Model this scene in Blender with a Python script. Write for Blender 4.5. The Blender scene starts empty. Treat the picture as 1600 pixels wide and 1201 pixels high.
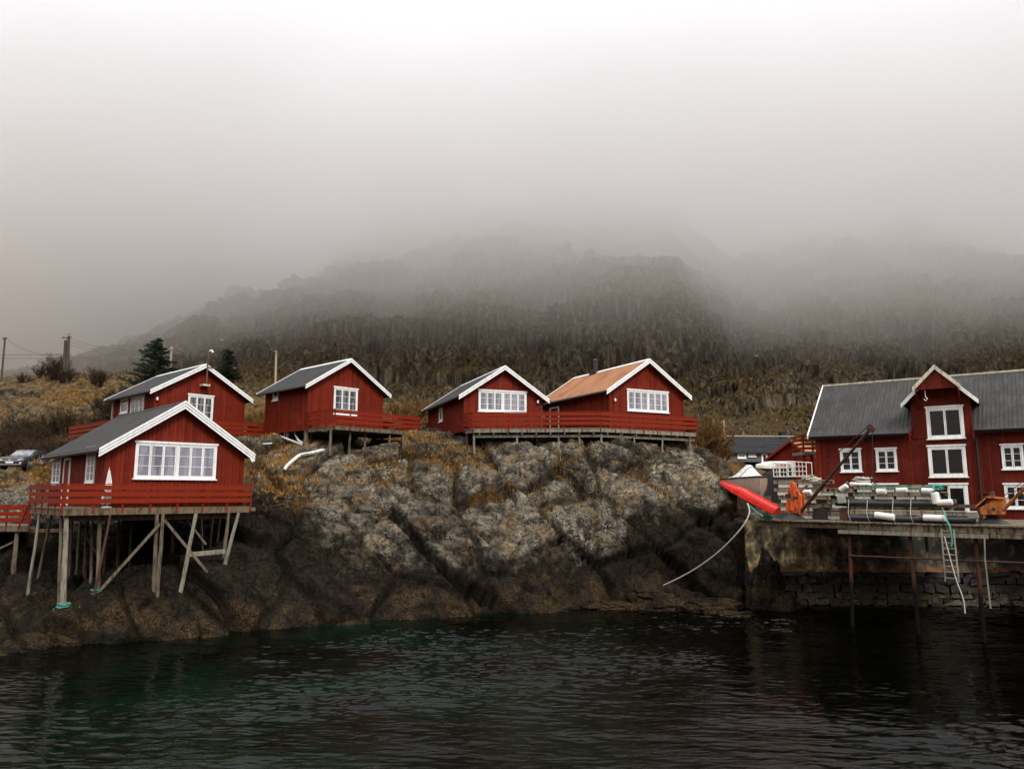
import bpy, math, random
import numpy as np
from mathutils import Vector, Matrix
R = math.radians
sc = bpy.context.scene
C = sc.collection
random.seed(7)

# ---------------------------------------------------------------- camera, sky, sun, exposure
FPX, EYE = 1170.0, 5.9
PITCH = math.atan(170 / FPX)
cam_d = bpy.data.cameras.new('camera')
cam_d.sensor_width = 36
cam_d.lens = 36 * FPX / 1600
cam_d.clip_start = .1
cam_d.clip_end = 6000
cam = bpy.data.objects.new('camera', cam_d)
C.objects.link(cam)
cam.location = (0, 0, EYE)
cam.rotation_euler = (math.pi / 2 + PITCH, 0, 0)
sc.camera = cam

SUN_EL, SUN_AZ = R(46), R(150)      # azimuth clockwise from +Y: the glow is behind the camera, to the right
w = bpy.data.worlds.new('World')
sc.world = w
w.use_nodes = True
nt = w.node_tree
nt.nodes.clear()
wo = nt.nodes.new('ShaderNodeOutputWorld')
bg = nt.nodes.new('ShaderNodeBackground')
sky = nt.nodes.new('ShaderNodeTexSky')
sky.sky_type = 'NISHITA'
sky.sun_disc = False
sky.sun_elevation = SUN_EL
sky.sun_rotation = SUN_AZ
sky.dust_density = 4
hs = nt.nodes.new('ShaderNodeHueSaturation')
hs.inputs['Saturation'].default_value = .12
nt.links.new(sky.outputs[0], hs.inputs['Color'])
tc = nt.nodes.new('ShaderNodeTexCoord')
sx = nt.nodes.new('ShaderNodeSeparateXYZ')
nt.links.new(tc.outputs['Generated'], sx.inputs[0])
rp = nt.nodes.new('ShaderNodeValToRGB')    # overcast deck: bright overhead, dim near the horizon
cr = rp.color_ramp
cr.elements[0].position = 0.0
cr.elements[0].color = (.14, .124, .11, 1)
cr.elements[1].position = 1.0
cr.elements[1].color = (1.34, 1.34, 1.41, 1)
for p_, c_ in ((.22, (.20, .163, .135, 1)), (.32, (.42, .385, .36, 1)), (.42, (.95, .945, .97, 1)), (.54, (1.22, 1.22, 1.28, 1))):
    e_ = cr.elements.new(p_)
    e_.color = c_
nt.links.new(sx.outputs['Z'], rp.inputs[0])
mu = nt.nodes.new('ShaderNodeMix')
mu.data_type = 'RGBA'
mu.inputs[0].default_value = .88
sc10 = nt.nodes.new('ShaderNodeVectorMath')
sc10.operation = 'SCALE'
sc10.inputs['Scale'].default_value = 10.0
nt.links.new(rp.outputs[0], sc10.inputs[0])
nt.links.new(hs.outputs[0], mu.inputs[6])
nt.links.new(sc10.outputs[0], mu.inputs[7])
nt.links.new(mu.outputs[2], bg.inputs['Color'])
bg.inputs['Strength'].default_value = .10
nt.links.new(bg.outputs[0], wo.inputs[0])

sun_d = bpy.data.lights.new('sun', 'SUN')
sun_d.energy = 1.5
sun_d.angle = R(14)
sun_d.color = (1, .96, .9)
sun = bpy.data.objects.new('sun', sun_d)
C.objects.link(sun)
sdir = Vector((math.sin(SUN_AZ) * math.cos(SUN_EL), math.cos(SUN_AZ) * math.cos(SUN_EL), math.sin(SUN_EL)))
sun.rotation_euler = sdir.to_track_quat('Z', 'Y').to_euler()

sc.view_settings.view_transform = 'Standard'
sc.view_settings.look = 'None'
sc.view_settings.gamma = 1
sc.view_settings.exposure = 0.92
sc.cycles.volume_bounces = 4
sc.cycles.max_bounces = 6
sc.cycles.diffuse_bounces = 3
sc.cycles.transparent_max_bounces = 16
sc.cycles.use_denoising = True

# ---------------------------------------------------------------- pixel + distance -> point in the world
cT, sT = math.cos(PITCH), math.sin(PITCH)
def ray(u, v):
    dx = (u - 800) / FPX
    dy = (600.5 - v) / FPX
    y = cT - dy * sT
    return dx / y, (sT + dy * cT) / y
def at(u, v, Y):
    a, e = ray(u, v)
    return Vector((a * Y, Y, EYE + e * Y))
def atz(u, v, z):
    a, e = ray(u, v)
    Y = (z - EYE) / e
    return Vector((a * Y, Y, z))

# ---------------------------------------------------------------- vectorised noise
def _h(ix, iy, iz, s):
    n = (ix.astype(np.int64) * 374761393 + iy.astype(np.int64) * 668265263 + iz.astype(np.int64) * 2147483647 + s * 974634777) & 0xFFFFFFFF
    n = ((n ^ (n >> 13)) * 1274126177) & 0xFFFFFFFF
    n = ((n ^ (n >> 16)) * 2246822519) & 0xFFFFFFFF
    return ((n ^ (n >> 15)) & 0xFFFFFF) / float(0xFFFFFF)
def vn(x, y, z=None, s=0):
    if z is None:
        z = np.zeros_like(x)
    ix, iy, iz = np.floor(x), np.floor(y), np.floor(z)
    fx, fy, fz = x - ix, y - iy, z - iz
    fx = fx * fx * (3 - 2 * fx); fy = fy * fy * (3 - 2 * fy); fz = fz * fz * (3 - 2 * fz)
    r = 0
    for a in (0, 1):
        for b in (0, 1):
            for c in (0, 1):
                r = r + _h(ix + a, iy + b, iz + c, s) * (fx if a else 1 - fx) * (fy if b else 1 - fy) * (fz if c else 1 - fz)
    return r * 2 - 1
def fbm(x, y, z=None, o=4, s=0, g=.5):
    r, a, f, t = 0, 1, 1, 0
    z = np.zeros_like(x) if z is None else z
    for i in range(o):
        r = r + a * vn(x * f, y * f, z * f, s + i)
        t += a; a *= g; f *= 2.03
    return r / t
def vor(x, y, z, s=0):
    """F1, F2 and three random numbers of the nearest cell, 3-D"""
    ix, iy, iz = np.floor(x), np.floor(y), np.floor(z)
    f1 = np.full(x.shape, 9.); f2 = np.full(x.shape, 9.)
    ci = [np.zeros_like(x) for _ in range(6)]
    for a in (-1, 0, 1):
        for b in (-1, 0, 1):
            for c in (-1, 0, 1):
                jx, jy, jz = ix + a, iy + b, iz + c
                px = jx + _h(jx, jy, jz, s); py = jy + _h(jx, jy, jz, s + 1); pz = jz + _h(jx, jy, jz, s + 2)
                d = np.sqrt((px - x) ** 2 + (py - y) ** 2 + (pz - z) ** 2)
                m = d < f1
                f2 = np.where(m, f1, np.minimum(f2, d))
                f1 = np.where(m, d, f1)
                for k, val in enumerate((jx, jy, jz, px, py, pz)):
                    ci[k] = np.where(m, val, ci[k])
    r = [_h(ci[0], ci[1], ci[2], s + 11 + k) for k in range(3)]
    return f1, f2, r, ci[3:]
def sstep(x, a, b):
    t = np.clip((x - a) / (b - a), 0, 1)
    return t * t * (3 - 2 * t)

def grid_mesh(name, V, nr, nc, mat, attrs=None, smooth=True):
    me = bpy.data.meshes.new(name)
    i = np.arange(nr - 1)[:, None] * nc + np.arange(nc - 1)[None, :]
    Fq = np.stack([i, i + 1, i + nc + 1, i + nc], -1).reshape(-1, 4)
    me.vertices.add(len(V)); me.vertices.foreach_set('co', V.astype(np.float32).ravel())
    me.loops.add(Fq.size); me.loops.foreach_set('vertex_index', Fq.astype(np.int32).ravel())
    me.polygons.add(len(Fq))
    me.polygons.foreach_set('loop_start', np.arange(0, Fq.size, 4, dtype=np.int32))
    me.polygons.foreach_set('loop_total', np.full(len(Fq), 4, dtype=np.int32))
    me.update(calc_edges=True)
    if smooth:
        me.polygons.foreach_set('use_smooth', np.ones(len(Fq), bool))
    for k, a in (attrs or {}).items():
        at_ = me.attributes.new(k, 'FLOAT', 'POINT')
        at_.data.foreach_set('value', a.astype(np.float32).ravel())
    me.materials.append(mat)
    o = bpy.data.objects.new(name, me)
    C.objects.link(o)
    return o
def grid_normals(V, nr, nc):
    G = V.reshape(nr, nc, 3)
    du = np.gradient(G, axis=1); dv = np.gradient(G, axis=0)
    n = np.cross(du, dv)
    n /= np.linalg.norm(n, axis=2, keepdims=True) + 1e-9
    n *= np.sign(n[..., 2:3] + 1e-9)
    return n.reshape(-1, 3)

# ---------------------------------------------------------------- materials
class NT:
    """small node-graph writer"""
    def __init__(s, name):
        s.m = bpy.data.materials.new(name)
        s.m.use_nodes = True
        s.t = s.m.node_tree
        s.bsdf = s.t.nodes['Principled BSDF']
        s.out = s.t.nodes['Material Output']
        s.obj = None
    def n(s, typ, **kw):
        nd = s.t.nodes.new(typ)
        for k, v in kw.items():
            setattr(nd, k, v)
        return nd
    def l(s, a, b):
        s.t.links.new(a, b)
    def put(s, sock, v):
        if isinstance(v, (int, float)):
            sock.default_value = v
        elif isinstance(v, (tuple, list)):
            sock.default_value = tuple(v) + ((1,) if len(v) == 3 and sock.type == 'RGBA' else ())
        else:
            s.l(v, sock)
    def coord(s, scale=(1, 1, 1), rot=(0, 0, 0), out='Object'):
        if s.obj is None:
            s.obj = s.n('ShaderNodeTexCoord')
        mp = s.n('ShaderNodeMapping')
        s.l(s.obj.outputs[out], mp.inputs[0])
        mp.inputs['Scale'].default_value = scale
        mp.inputs['Rotation'].default_value = rot
        return mp.outputs[0]
    def noise(s, sc_, det=4, rough=.55, vec=None, dist=0):
        nd = s.n('ShaderNodeTexNoise')
        s.l(vec if vec is not None else s.coord(), nd.inputs['Vector'])
        nd.inputs['Scale'].default_value = sc_
        nd.inputs['Detail'].default_value = det
        nd.inputs['Roughness'].default_value = rough
        nd.inputs['Distortion'].default_value = dist
        return nd.outputs['Fac']
    def voro(s, sc_, vec=None, feat='F1', out='Distance'):
        nd = s.n('ShaderNodeTexVoronoi', feature=feat)
        s.l(vec if vec is not None else s.coord(), nd.inputs['Vector'])
        nd.inputs['Scale'].default_value = sc_
        return nd.outputs[out]
    def ramp(s, fac, stops):
        nd = s.n('ShaderNodeValToRGB')
        s.put(nd.inputs[0], fac)
        e = nd.color_ramp.elements
        for k, (p, c) in enumerate(stops):
            if isinstance(c, (int, float)):
                c = (c, c, c)
            if k < 2:
                e[k].position = p
                el = e[k]
            else:
                el = e.new(p)
            el.color = tuple(c) + (1,)
        return nd.outputs[0]
    def mix(s, fac, a, b, mode='MIX'):
        nd = s.n('ShaderNodeMix', data_type='RGBA', blend_type=mode)
        s.put(nd.inputs[0], fac); s.put(nd.inputs[6], a); s.put(nd.inputs[7], b)
        return nd.outputs[2]
    def math(s, op, a, b=0.0, clamp=False):
        nd = s.n('ShaderNodeMath', operation=op, use_clamp=clamp)
        s.put(nd.inputs[0], a); s.put(nd.inputs[1], b)
        return nd.outputs[0]
    def attr(s, name):
        nd = s.n('ShaderNodeAttribute', attribute_name=name)
        return nd.outputs['Fac']
    def sep(s, vec):
        nd = s.n('ShaderNodeSeparateXYZ')
        s.l(vec, nd.inputs[0])
        return nd.outputs
    def bump(s, h, st=.5, dist=.02):
        nd = s.n('ShaderNodeBump')
        s.put(nd.inputs['Height'], h)
        nd.inputs['Strength'].default_value = st
        nd.inputs['Distance'].default_value = dist
        s.l(nd.outputs[0], s.bsdf.inputs['Normal'])
    def set(s, col=None, rough=None, metal=None, spec=None):
        if col is not None: s.put(s.bsdf.inputs['Base Color'], col)
        if rough is not None: s.put(s.bsdf.inputs['Roughness'], rough)
        if metal is not None: s.put(s.bsdf.inputs['Metallic'], metal)
        if spec is not None: s.put(s.bsdf.inputs['Specular IOR Level'], spec)
        return s.m

def rock_mat():
    t = NT('coastal_rock')
    n1 = t.noise(.35, 6, .6)
    n2 = t.noise(1.5, 9, .62, t.coord((1, 1, 1.5), (0, R(38), 0)), .6)
    n3 = t.noise(9, 6, .7)
    base = t.ramp(n2, [(.38, (.022, .019, .014)), (.62, (.16, .134, .096)), (.49, (.085, .074, .056))])
    # pale lichen in speckles, thick in some places only
    li = t.ramp(n3, [(.50, 0), (.56, 1)])
    pl = t.ramp(n1, [(.47, 0), (.57, 1)])
    col = t.mix(t.math('MULTIPLY', t.math('MULTIPLY', li, pl), .7), base, (.27, .245, .18))
    oc = t.ramp(t.noise(.8, 5, .6), [(.52, 0), (.66, .75)])
    col = t.mix(oc, col, (.16, .10, .045))
    # run-off streaks, drawn out down the face
    st = t.ramp(t.noise(1.0, 5, .6, t.coord((1.6, 1.6, .22))), [(.5, 0), (.66, .8)])
    col = t.mix(st, col, (.022, .02, .018))
    wh = t.ramp(t.noise(1.0, 2, .5, t.coord((3.2, 3.2, .5))), [(.80, 0), (.83, 1)])
    col = t.mix(wh, col, (.55, .53, .48))
    # cracks, few and crooked
    wc = t.n('ShaderNodeVectorMath', operation='ADD')
    nv = t.n('ShaderNodeTexNoise'); nv.inputs['Scale'].default_value = 1.1; nv.inputs['Detail'].default_value = 4
    t.l(t.coord(), nv.inputs['Vector'])
    sv = t.n('ShaderNodeVectorMath', operation='SCALE'); sv.inputs['Scale'].default_value = 1.5
    t.l(nv.outputs['Color'], sv.inputs[0])
    t.l(t.coord((1, .8, 1.1), (0, R(38), 0)), wc.inputs[0]); t.l(sv.outputs[0], wc.inputs[1])
    ck = t.ramp(t.voro(.55, wc.outputs[0], 'DISTANCE_TO_EDGE'), [(.0, .06), (.018, 1)])
    ckb = t.ramp(t.voro(1.7, wc.outputs[0], 'DISTANCE_TO_EDGE'), [(.0, .12), (.03, 1)])
    ckb = t.mix(t.ramp(t.noise(.9, 3, .5), [(.46, 1), (.54, 0)]), (1, 1, 1), ckb)
    ckm = t.ramp(t.noise(.6, 3, .5), [(.52, 1), (.6, 0)])
    ck = t.mix(ckm, (1, 1, 1), ck)
    fine = t.noise(6, 10, .78)
    ck = t.mix(1.0, ck, ckb, 'MULTIPLY')
    col = t.mix(1.0, col, t.ramp(fine, [(.42, .62), (.55, 1.15)]), 'MULTIPLY')
    tn_ = t.n('ShaderNodeCombineColor')
    for k_ in range(3):
        t.put(tn_.inputs[k_], t.attr('tone'))
    col = t.mix(1.0, col, tn_.outputs[0], 'MULTIPLY')
    col = t.mix(1.0, col, ck, 'MULTIPLY')
    # tide zones follow height above the water
    z = t.sep(t.coord())[2]
    zz = t.math('ADD', z, t.math('MULTIPLY', t.math('SUBTRACT', t.noise(.6, 6, .65, t.coord((1.3, 1.3, .5))), .5), 5.0))
    zz2 = t.math('SUBTRACT', zz, t.math('MULTIPLY', t.attr('shade_wet'), 3.9))  # lifts the black zone for damp rock and the cabin's painted shade
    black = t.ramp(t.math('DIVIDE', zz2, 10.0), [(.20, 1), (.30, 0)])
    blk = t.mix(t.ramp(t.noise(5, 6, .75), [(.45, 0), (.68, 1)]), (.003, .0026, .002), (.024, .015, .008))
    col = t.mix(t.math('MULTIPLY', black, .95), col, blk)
    weed = t.mix(t.ramp(t.noise(14, 4, .7), [(.42, 0), (.62, 1)]), (.005, .004, .0025), (.062, .04, .018))
    low = t.ramp(t.math('DIVIDE', zz, 10.0), [(.1, 1), (.155, 0)])
    col = t.mix(t.math('MULTIPLY', low, t.ramp(t.noise(.7, 4, .6), [(.42, 0), (.56, 1)])), col, weed)
    cv = t.math('MULTIPLY', t.attr('crev'), t.ramp(t.noise(2.0, 5, .6), [(.3, .35), (.6, 1)]))
    col = t.mix(cv, col, (.012, .010, .007))
    # turf where the surface carries it
    g = t.attr('turf')
    gc = t.mix(t.ramp(t.noise(7, 6, .75), [(.38, 0), (.66, 1)]), (.022, .013, .005), (.25, .125, .032))
    gc = t.mix(t.ramp(t.noise(.35, 6, .65), [(.44, 0), (.55, .9)]), gc, (.032, .023, .012))
    heath = t.ramp(t.math('DIVIDE', t.sep(t.coord())[1], 100.0), [(.56, 0), (.70, .85)])
    gc = t.mix(heath, gc, t.mix(t.ramp(t.noise(1.5, 8, .75), [(.4, 0), (.62, 1)]), (.014, .011, .006), (.15, .095, .04)))
    col = t.mix(g, col, gc)
    h = t.math('ADD', t.math('MULTIPLY', n2, .6), t.math('MULTIPLY', n3, .35))
    h = t.math('ADD', h, t.math('MULTIPLY', ck, .5))
    h = t.math('ADD', h, t.math('MULTIPLY', fine, .45))
    t.bump(h, .9, .12)
    return t.set(col, t.ramp(t.math('DIVIDE', zz, 10.0), [(.12, .75), (.4, .95)]), spec=.05)

def mount_mat():
    t = NT('mountain_rock')
    v = t.coord((.05, .05, .03))
    n1 = t.noise(1.0, 8, .65, v)
    n2 = t.noise(.5, 9, .74, t.coord((1.6, 1.2, .16)))
    rock = t.ramp(n2, [(.36, (.007, .0055, .003)), (.66, (.29, .235, .16)), (.5, (.085, .069, .044))])
    grass = t.mix(t.noise(.35, 8, .75), (.018, .013, .004), (.20, .135, .055))
    g = t.attr('turf')
    gg = t.ramp(t.math('ADD', g, t.math('MULTIPLY', t.math('SUBTRACT', n1, .5), 1.0)), [(.42, 0), (.56, 1)])
    col = t.mix(gg, rock, grass)
    t.bump(t.math('ADD', n2, t.noise(.9, 8, .7)), 1.0, 2.2)
    return t.set(col, .95, spec=.05)

def water_mat():
    t = NT('sea_water')
    v = t.coord((1, 1, 1))
    shoal = t.math('SUBTRACT', 1.0, t.math('DIVIDE', t.math('ABSOLUTE', t.math('ADD', t.sep(v)[0], 7.0)), 13.0), True)    # pale bottom shows green left of centre
    deep = t.mix(t.math('MULTIPLY', shoal, t.ramp(t.noise(.16, 4, .55, v), [(.40, 0), (.62, 1)])), (.0002, .0004, .0002), (.0008, .0075, .0034))
    a = t.noise(3.2, 3, .55, t.coord((.55, 1.5, 1), (0, 0, R(-14))))
    b = t.noise(9, 2, .5, t.coord((.6, 1.3, 1), (0, 0, R(10))))
    t.bump(t.math('ADD', t.math('MULTIPLY', a, .8), t.math('MULTIPLY', b, .2)), .5, .04)
    t.bsdf.inputs['IOR'].default_value = 1.33
    return t.set(deep, .015, spec=.18)

# ---------------------------------------------------------------- the rock shore and the ground behind it
def water_y(u, v):
    return atz(u, v, 0).y
CP = []     # control points of the ground: x, y, z
def cp(u, v, Y, dz=0):
    p = at(u, v, Y)
    CP.append((p.x, p.y, p.z + dz))
for u, v in ((-260, 1050), (-120, 1032), (0, 1016), (100, 1010), (200, 1001), (300, 993), (400, 985), (520, 976), (640, 966), (720, 962), (800, 957), (900, 948), (1000, 946), (1100, 944), (1180, 941)):
    p = atz(u, v, 0)
    CP.append((p.x, p.y, 0.0))
    CP.append((p.x * (p.y - 3) / p.y, p.y - 3, -2.2))
    CP.append((p.x * (p.y - 9) / p.y, p.y - 9, -4.5))
for a in ((90, 962, 31.2), (150, 945, 32.2), (240, 934, 32.8), (285, 915, 33.2), (350, 905, 33.6), (20, 960, 33), (25, 900, 35),
          (60, 880, 38), (150, 880, 39.5), (250, 860, 40.0), (330, 850, 38.5), (200, 815, 41.5), (300, 800, 42), (110, 800, 42), (30, 790, 41),
          (380, 860, 36.5), (372, 800, 40.5), (390, 760, 42.5), (400, 735, 44), (440, 880, 37), (440, 800, 39.5), (440, 752, 42.5), (430, 715, 45.5), (500, 890, 37.6), (520, 820, 39.6), (540, 760, 42.4), (520, 712, 45.5),
          (600, 880, 38.6), (600, 800, 41.2), (600, 735, 44.4), (600, 695, 47.5), (660, 685, 48), (560, 700, 50), (450, 692, 50.5), (480, 690, 54),
          (700, 880, 39.2), (700, 800, 41.6), (720, 745, 43.8), (720, 695, 46.8), (739, 722, 45.6), (808, 716, 45.4), (873, 711, 45.2), (940, 708, 45.2), (991, 704, 46.8), (1035, 712, 47.0), (1079, 717, 48),
          (800, 870, 40), (800, 800, 42), (800, 755, 43.6), (900, 870, 40.6), (900, 800, 42.3), (900, 745, 43.8), (1000, 880, 41.3), (1000, 820, 42.0), (1000, 760, 43.8),
          (1080, 860, 41.6), (1080, 800, 42.6), (1080, 752, 45), (1140, 860, 41.4), (1150, 815, 41.8), (1130, 775, 43.3), (1120, 745, 46), (1180, 850, 41.2), (1182, 812, 41.4), (1165, 765, 44.5), (1110, 716, 50), (1150, 748, 49), (1165, 752, 56), (1192, 748, 54), (1195, 742, 62),
          (740, 692, 52), (850, 690, 53), (950, 690, 54), (1060, 695, 54), (1120, 712, 58), (1160, 742, 66), (1180, 744, 74), (640, 668, 56), (620, 655, 66), (640, 648, 84), (760, 655, 76), (900, 660, 80), (1050, 662, 82), (1175, 738, 82), (1160, 700, 96),
          (380, 672, 54), (300, 690, 50), (200, 690, 49), (130, 700, 50), (400, 655, 62), (400, 652, 82), (300, 640, 66), (300, 625, 90),
          (0, 772, 44), (40, 768, 44), (75, 760, 45), (0, 750, 50), (60, 745, 50), (0, 737, 56), (75, 735, 55), (0, 733, 61), (70, 731, 60), (130, 728, 58),
          (0, 700, 68), (100, 690, 64), (0, 640, 74), (60, 637, 70), (120, 640, 70), (170, 630, 72), (0, 604, 84), (60, 598, 82), (130, 600, 82), (200, 612, 84), (-150, 740, 50), (-150, 650, 76), (-120, 610, 88), (60, 590, 100), (200, 592, 100), (-200, 840, 40), (-150, 940, 36)):
    cp(*a)
# the flat yard behind the quay, rising to the houses beyond
for x, y, z in ((12.3, 41.5, 4.2), (14.6, 41.4, 4.3), (18, 41.2, 4.3), (23, 40.2, 4.3), (30, 38, 4.3), (38, 34, 4.3), (48, 32, 4.3), (16, 47, 4.45), (17, 54, 5.2), (20, 60, 6.4), (26, 52, 4.5), (26, 62, 6.2), (34, 46, 4.4), (34, 56, 5), (44, 46, 4.8), (50, 60, 7), (24, 74, 7.6), (30, 84, 8.2), (25, 80, 8.0), (36, 72, 8), (44, 84, 9.8), (36, 98, 11), (56, 98, 12), (25, 98, 12.5), (60, 78, 10),
                (15.6, 39.5, -2), (20, 38.6, -2.5), (26, 37.3, -2.5), (33, 34, -2.5), (42, 30, -3), (15, 33, -3), (22, 31, -3), (30, 27, -4)):
    CP.append((x, y, z))
CP = np.array(CP)
def tps_fit(P, lam=.02):
    n = len(P)
    d = np.hypot(P[:, None, 0] - P[None, :, 0], P[:, None, 1] - P[None, :, 1])
    K = np.where(d > 0, d * d * np.log(d + 1e-9), 0) * .01 + np.eye(n) * lam
    A = np.zeros((n + 3, n + 3))
    A[:n, :n] = K; A[:n, n] = 1; A[:n, n + 1:] = P[:, :2]
    A[n, :n] = 1; A[n + 1:, :n] = P[:, :2].T
    return np.linalg.solve(A, np.concatenate([P[:, 2], np.zeros(3)]))
WT = tps_fit(CP)
def ground_base(x, y):
    x = np.asarray(x, float).ravel(); y = np.asarray(y, float).ravel()
    r = WT[-3] + WT[-2] * x + WT[-1] * y
    for i in range(len(CP)):
        d = np.hypot(x - CP[i, 0], y - CP[i, 1])
        r = r + WT[i] * .01 * d * d * np.log(d + 1e-9)
    return r
aa = np.concatenate([np.linspace(-1.15, -.76, 90, endpoint=False), np.linspace(-.76, .40, 620, endpoint=False), np.linspace(.40, 1.2, 200)])
yy = np.concatenate([27 * np.exp(np.linspace(0, math.log(52 / 27), 330, endpoint=False)), 52 * np.exp(np.linspace(0, math.log(108 / 52), 230))])
A_, Y_ = np.meshgrid(aa, yy)
NR, NC = A_.shape
X_ = (A_ * Y_).ravel(); Y_ = Y_.ravel()
Z_ = ground_base(X_, Y_)
yard = sstep(X_ - (11.5 + (Y_ - 41) * .18), 0, 2.5) * sstep(Y_, 40.5, 42) * (1 - sstep(Y_, 62, 75))
wild = 1 - yard
# in front of the retaining wall the sea bed is low; behind it the yard is level
wlA, wlB = atz(1186, 943, 0), atz(1610, 947, 0)
wy_line = wlA.y - .3 + (wlB.y - wlA.y) / (wlB.x - wlA.x) * (X_ - wlA.x)
under = sstep(X_, 11.9, 12.7)
Z_ = np.where(Y_ < wy_line + .45, np.minimum(Z_, Z_ * (1 - under) - 2.4 * under), Z_ * (1 - under) + np.maximum(Z_, 4.3 - .02) * under)
V0 = np.stack([X_, Y_, Z_], 1)
N0 = grid_normals(V0, NR, NC)
# big slabs dipping to the right, blocks inside them, and a crack between each
rx, rz = math.cos(R(38)), math.sin(R(38))
U1 = X_ * rx - Z_ * rz + .4 * fbm(X_ * .5, Y_ * .5, Z_ * .5, 3, 3)
U2 = X_ * rz + Z_ * rx
f1, f2, rr, cc = vor(U1 / 5.2 + .3, Y_ / 4.4, U2 / 2.6, 5)
slab = (rr[0] - .5) * .95 + ((U1 / 5.2 + .3 - cc[0]) * (rr[1] - .5) + (U2 / 2.6 - cc[2]) * (rr[2] - .5)) * .9
gap1 = 1 - sstep(f2 - f1, .0, .09)
g1, g2, ss, dd = vor(U1 / 1.7, Y_ / 1.5, U2 / 1.0, 31)
block = (ss[0] - .5) * .26 + ((U1 / 1.7 - dd[0]) * (ss[1] - .5) + (U2 - dd[2]) * (ss[2] - .5)) * .3
gap2 = 1 - sstep(g2 - g1, .0, .10)
h1, h2, hh, hc = vor(X_ * 1.15 + .25 * fbm(X_, Y_, Z_, 2, 87), Y_ * 1.15, Z_ * 1.9 + X_ * .5, 57)
hc[2] = hc[2] - X_ * .5
gap3 = (1 - sstep(h2 - h1, 0, .1)) * (fbm(X_ * .8, Y_ * .8, Z_ * .8, 3, 71) > .05)
disp = (1.05 * slab - .36 * gap1) * 1.0 + 1.25 * block - .12 * gap2 - .07 * gap3 + .15 * ((hh[0] - .5) * .28 + (X_ * 1.15 - hc[0]) * (hh[1] - .5) * .9 + (Z_ * 1.9 - hc[2]) * (hh[2] - .5) * .6) + .05 * (1 - 2 * np.abs(fbm(U1 * 1.6, Y_ * 1.6, U2 * 5, 4, 63))) + .22 * fbm(X_ * .7, Y_ * .7, Z_ * .7, 4, 9) + .07 * fbm(X_ * 4, Y_ * 4, Z_ * 4, 3, 19) - .04 * (1 - sstep(h2 - h1, 0, .12))
far = sstep(Y_, 50, 62)
disp = disp * (1 - .35 * far) * wild
# keep the crest under the decks and the car park calm
calm = np.ones_like(X_)
disp *= calm
V1 = V0 + N0 * disp[:, None]
V1[:, 2] += wild * far * .8 * fbm(X_ * .13, Y_ * .13, None, 4, 77)
N1 = grid_normals(V1, NR, NC)
low = sstep(V1[:, 2], 4.2, 6.2)
tn = fbm(V1[:, 0] * .35, V1[:, 1] * .35, V1[:, 2] * .35, 4, 41)
turf = low * sstep(N1[:, 2] + .55 * tn + .5 * gap1 + .12 * gap2, .93, 1.05)
turf = np.maximum(turf, low * gap1 * sstep(tn, .0, .2) * .9)
turf = np.maximum(turf, far * sstep(N1[:, 2] + .4 * tn, .45, .75))
turf = np.clip(turf, 0, 1) * wild
turf = np.maximum(turf, yard * sstep(Y_, 48, 56) * .8)
# front cabin's shade painted dark over its damp gully; damp cove beside the quay
shade_wet = np.exp(-((X_ + 15.5) / 5.5) ** 4) * (1 - sstep(Y_, 42, 45)) + .75 * sstep(X_, 3.5, 8.5) * (1 - sstep(X_, 12, 14)) * (Y_ < 46) + .5 * sstep(-X_, 19, 22) * (Y_ < 42)
ROCK = rock_mat()
ground = grid_mesh('rocky_ground', V1, NR, NC, ROCK, {'turf': turf, 'shade_wet': shade_wet, 'tone': .42 + .62 * rr[2] + .34 * ss[2] - .12, 'crev': np.clip(gap1 * .85 + gap2 * .55 + gap3 * .5, 0, 1)})
ground['kind'] = 'structure'
GX, GN, GT = V1.reshape(NR, NC, 3), N1, turf
def ground_z(x, y):
    """height of the built ground near a point"""
    a = x / y
    j = int(np.clip(np.searchsorted(aa, a), 1, NC - 1)); i = int(np.clip(np.searchsorted(yy, y), 1, NR - 1))
    blk = GX[max(0, i - 6):i + 7, max(0, j - 8):j + 9].reshape(-1, 3)
    d = (blk[:, 0] - x) ** 2 + (blk[:, 1] - y) ** 2
    return float(blk[np.argmin(d), 2])

# ---------------------------------------------------------------- the mountain in the cloud
ak = np.array([-1.3, -.70, -.60, -.49, -.35, -.17, 0, .13, .22, .27, .30, .36, .44, .55, .69, .85, 1.3])
dk = np.array([85, 110, 140, 170, 195, 215, 238, 262, 290, 325, 372, 700, 1700.])
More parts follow.
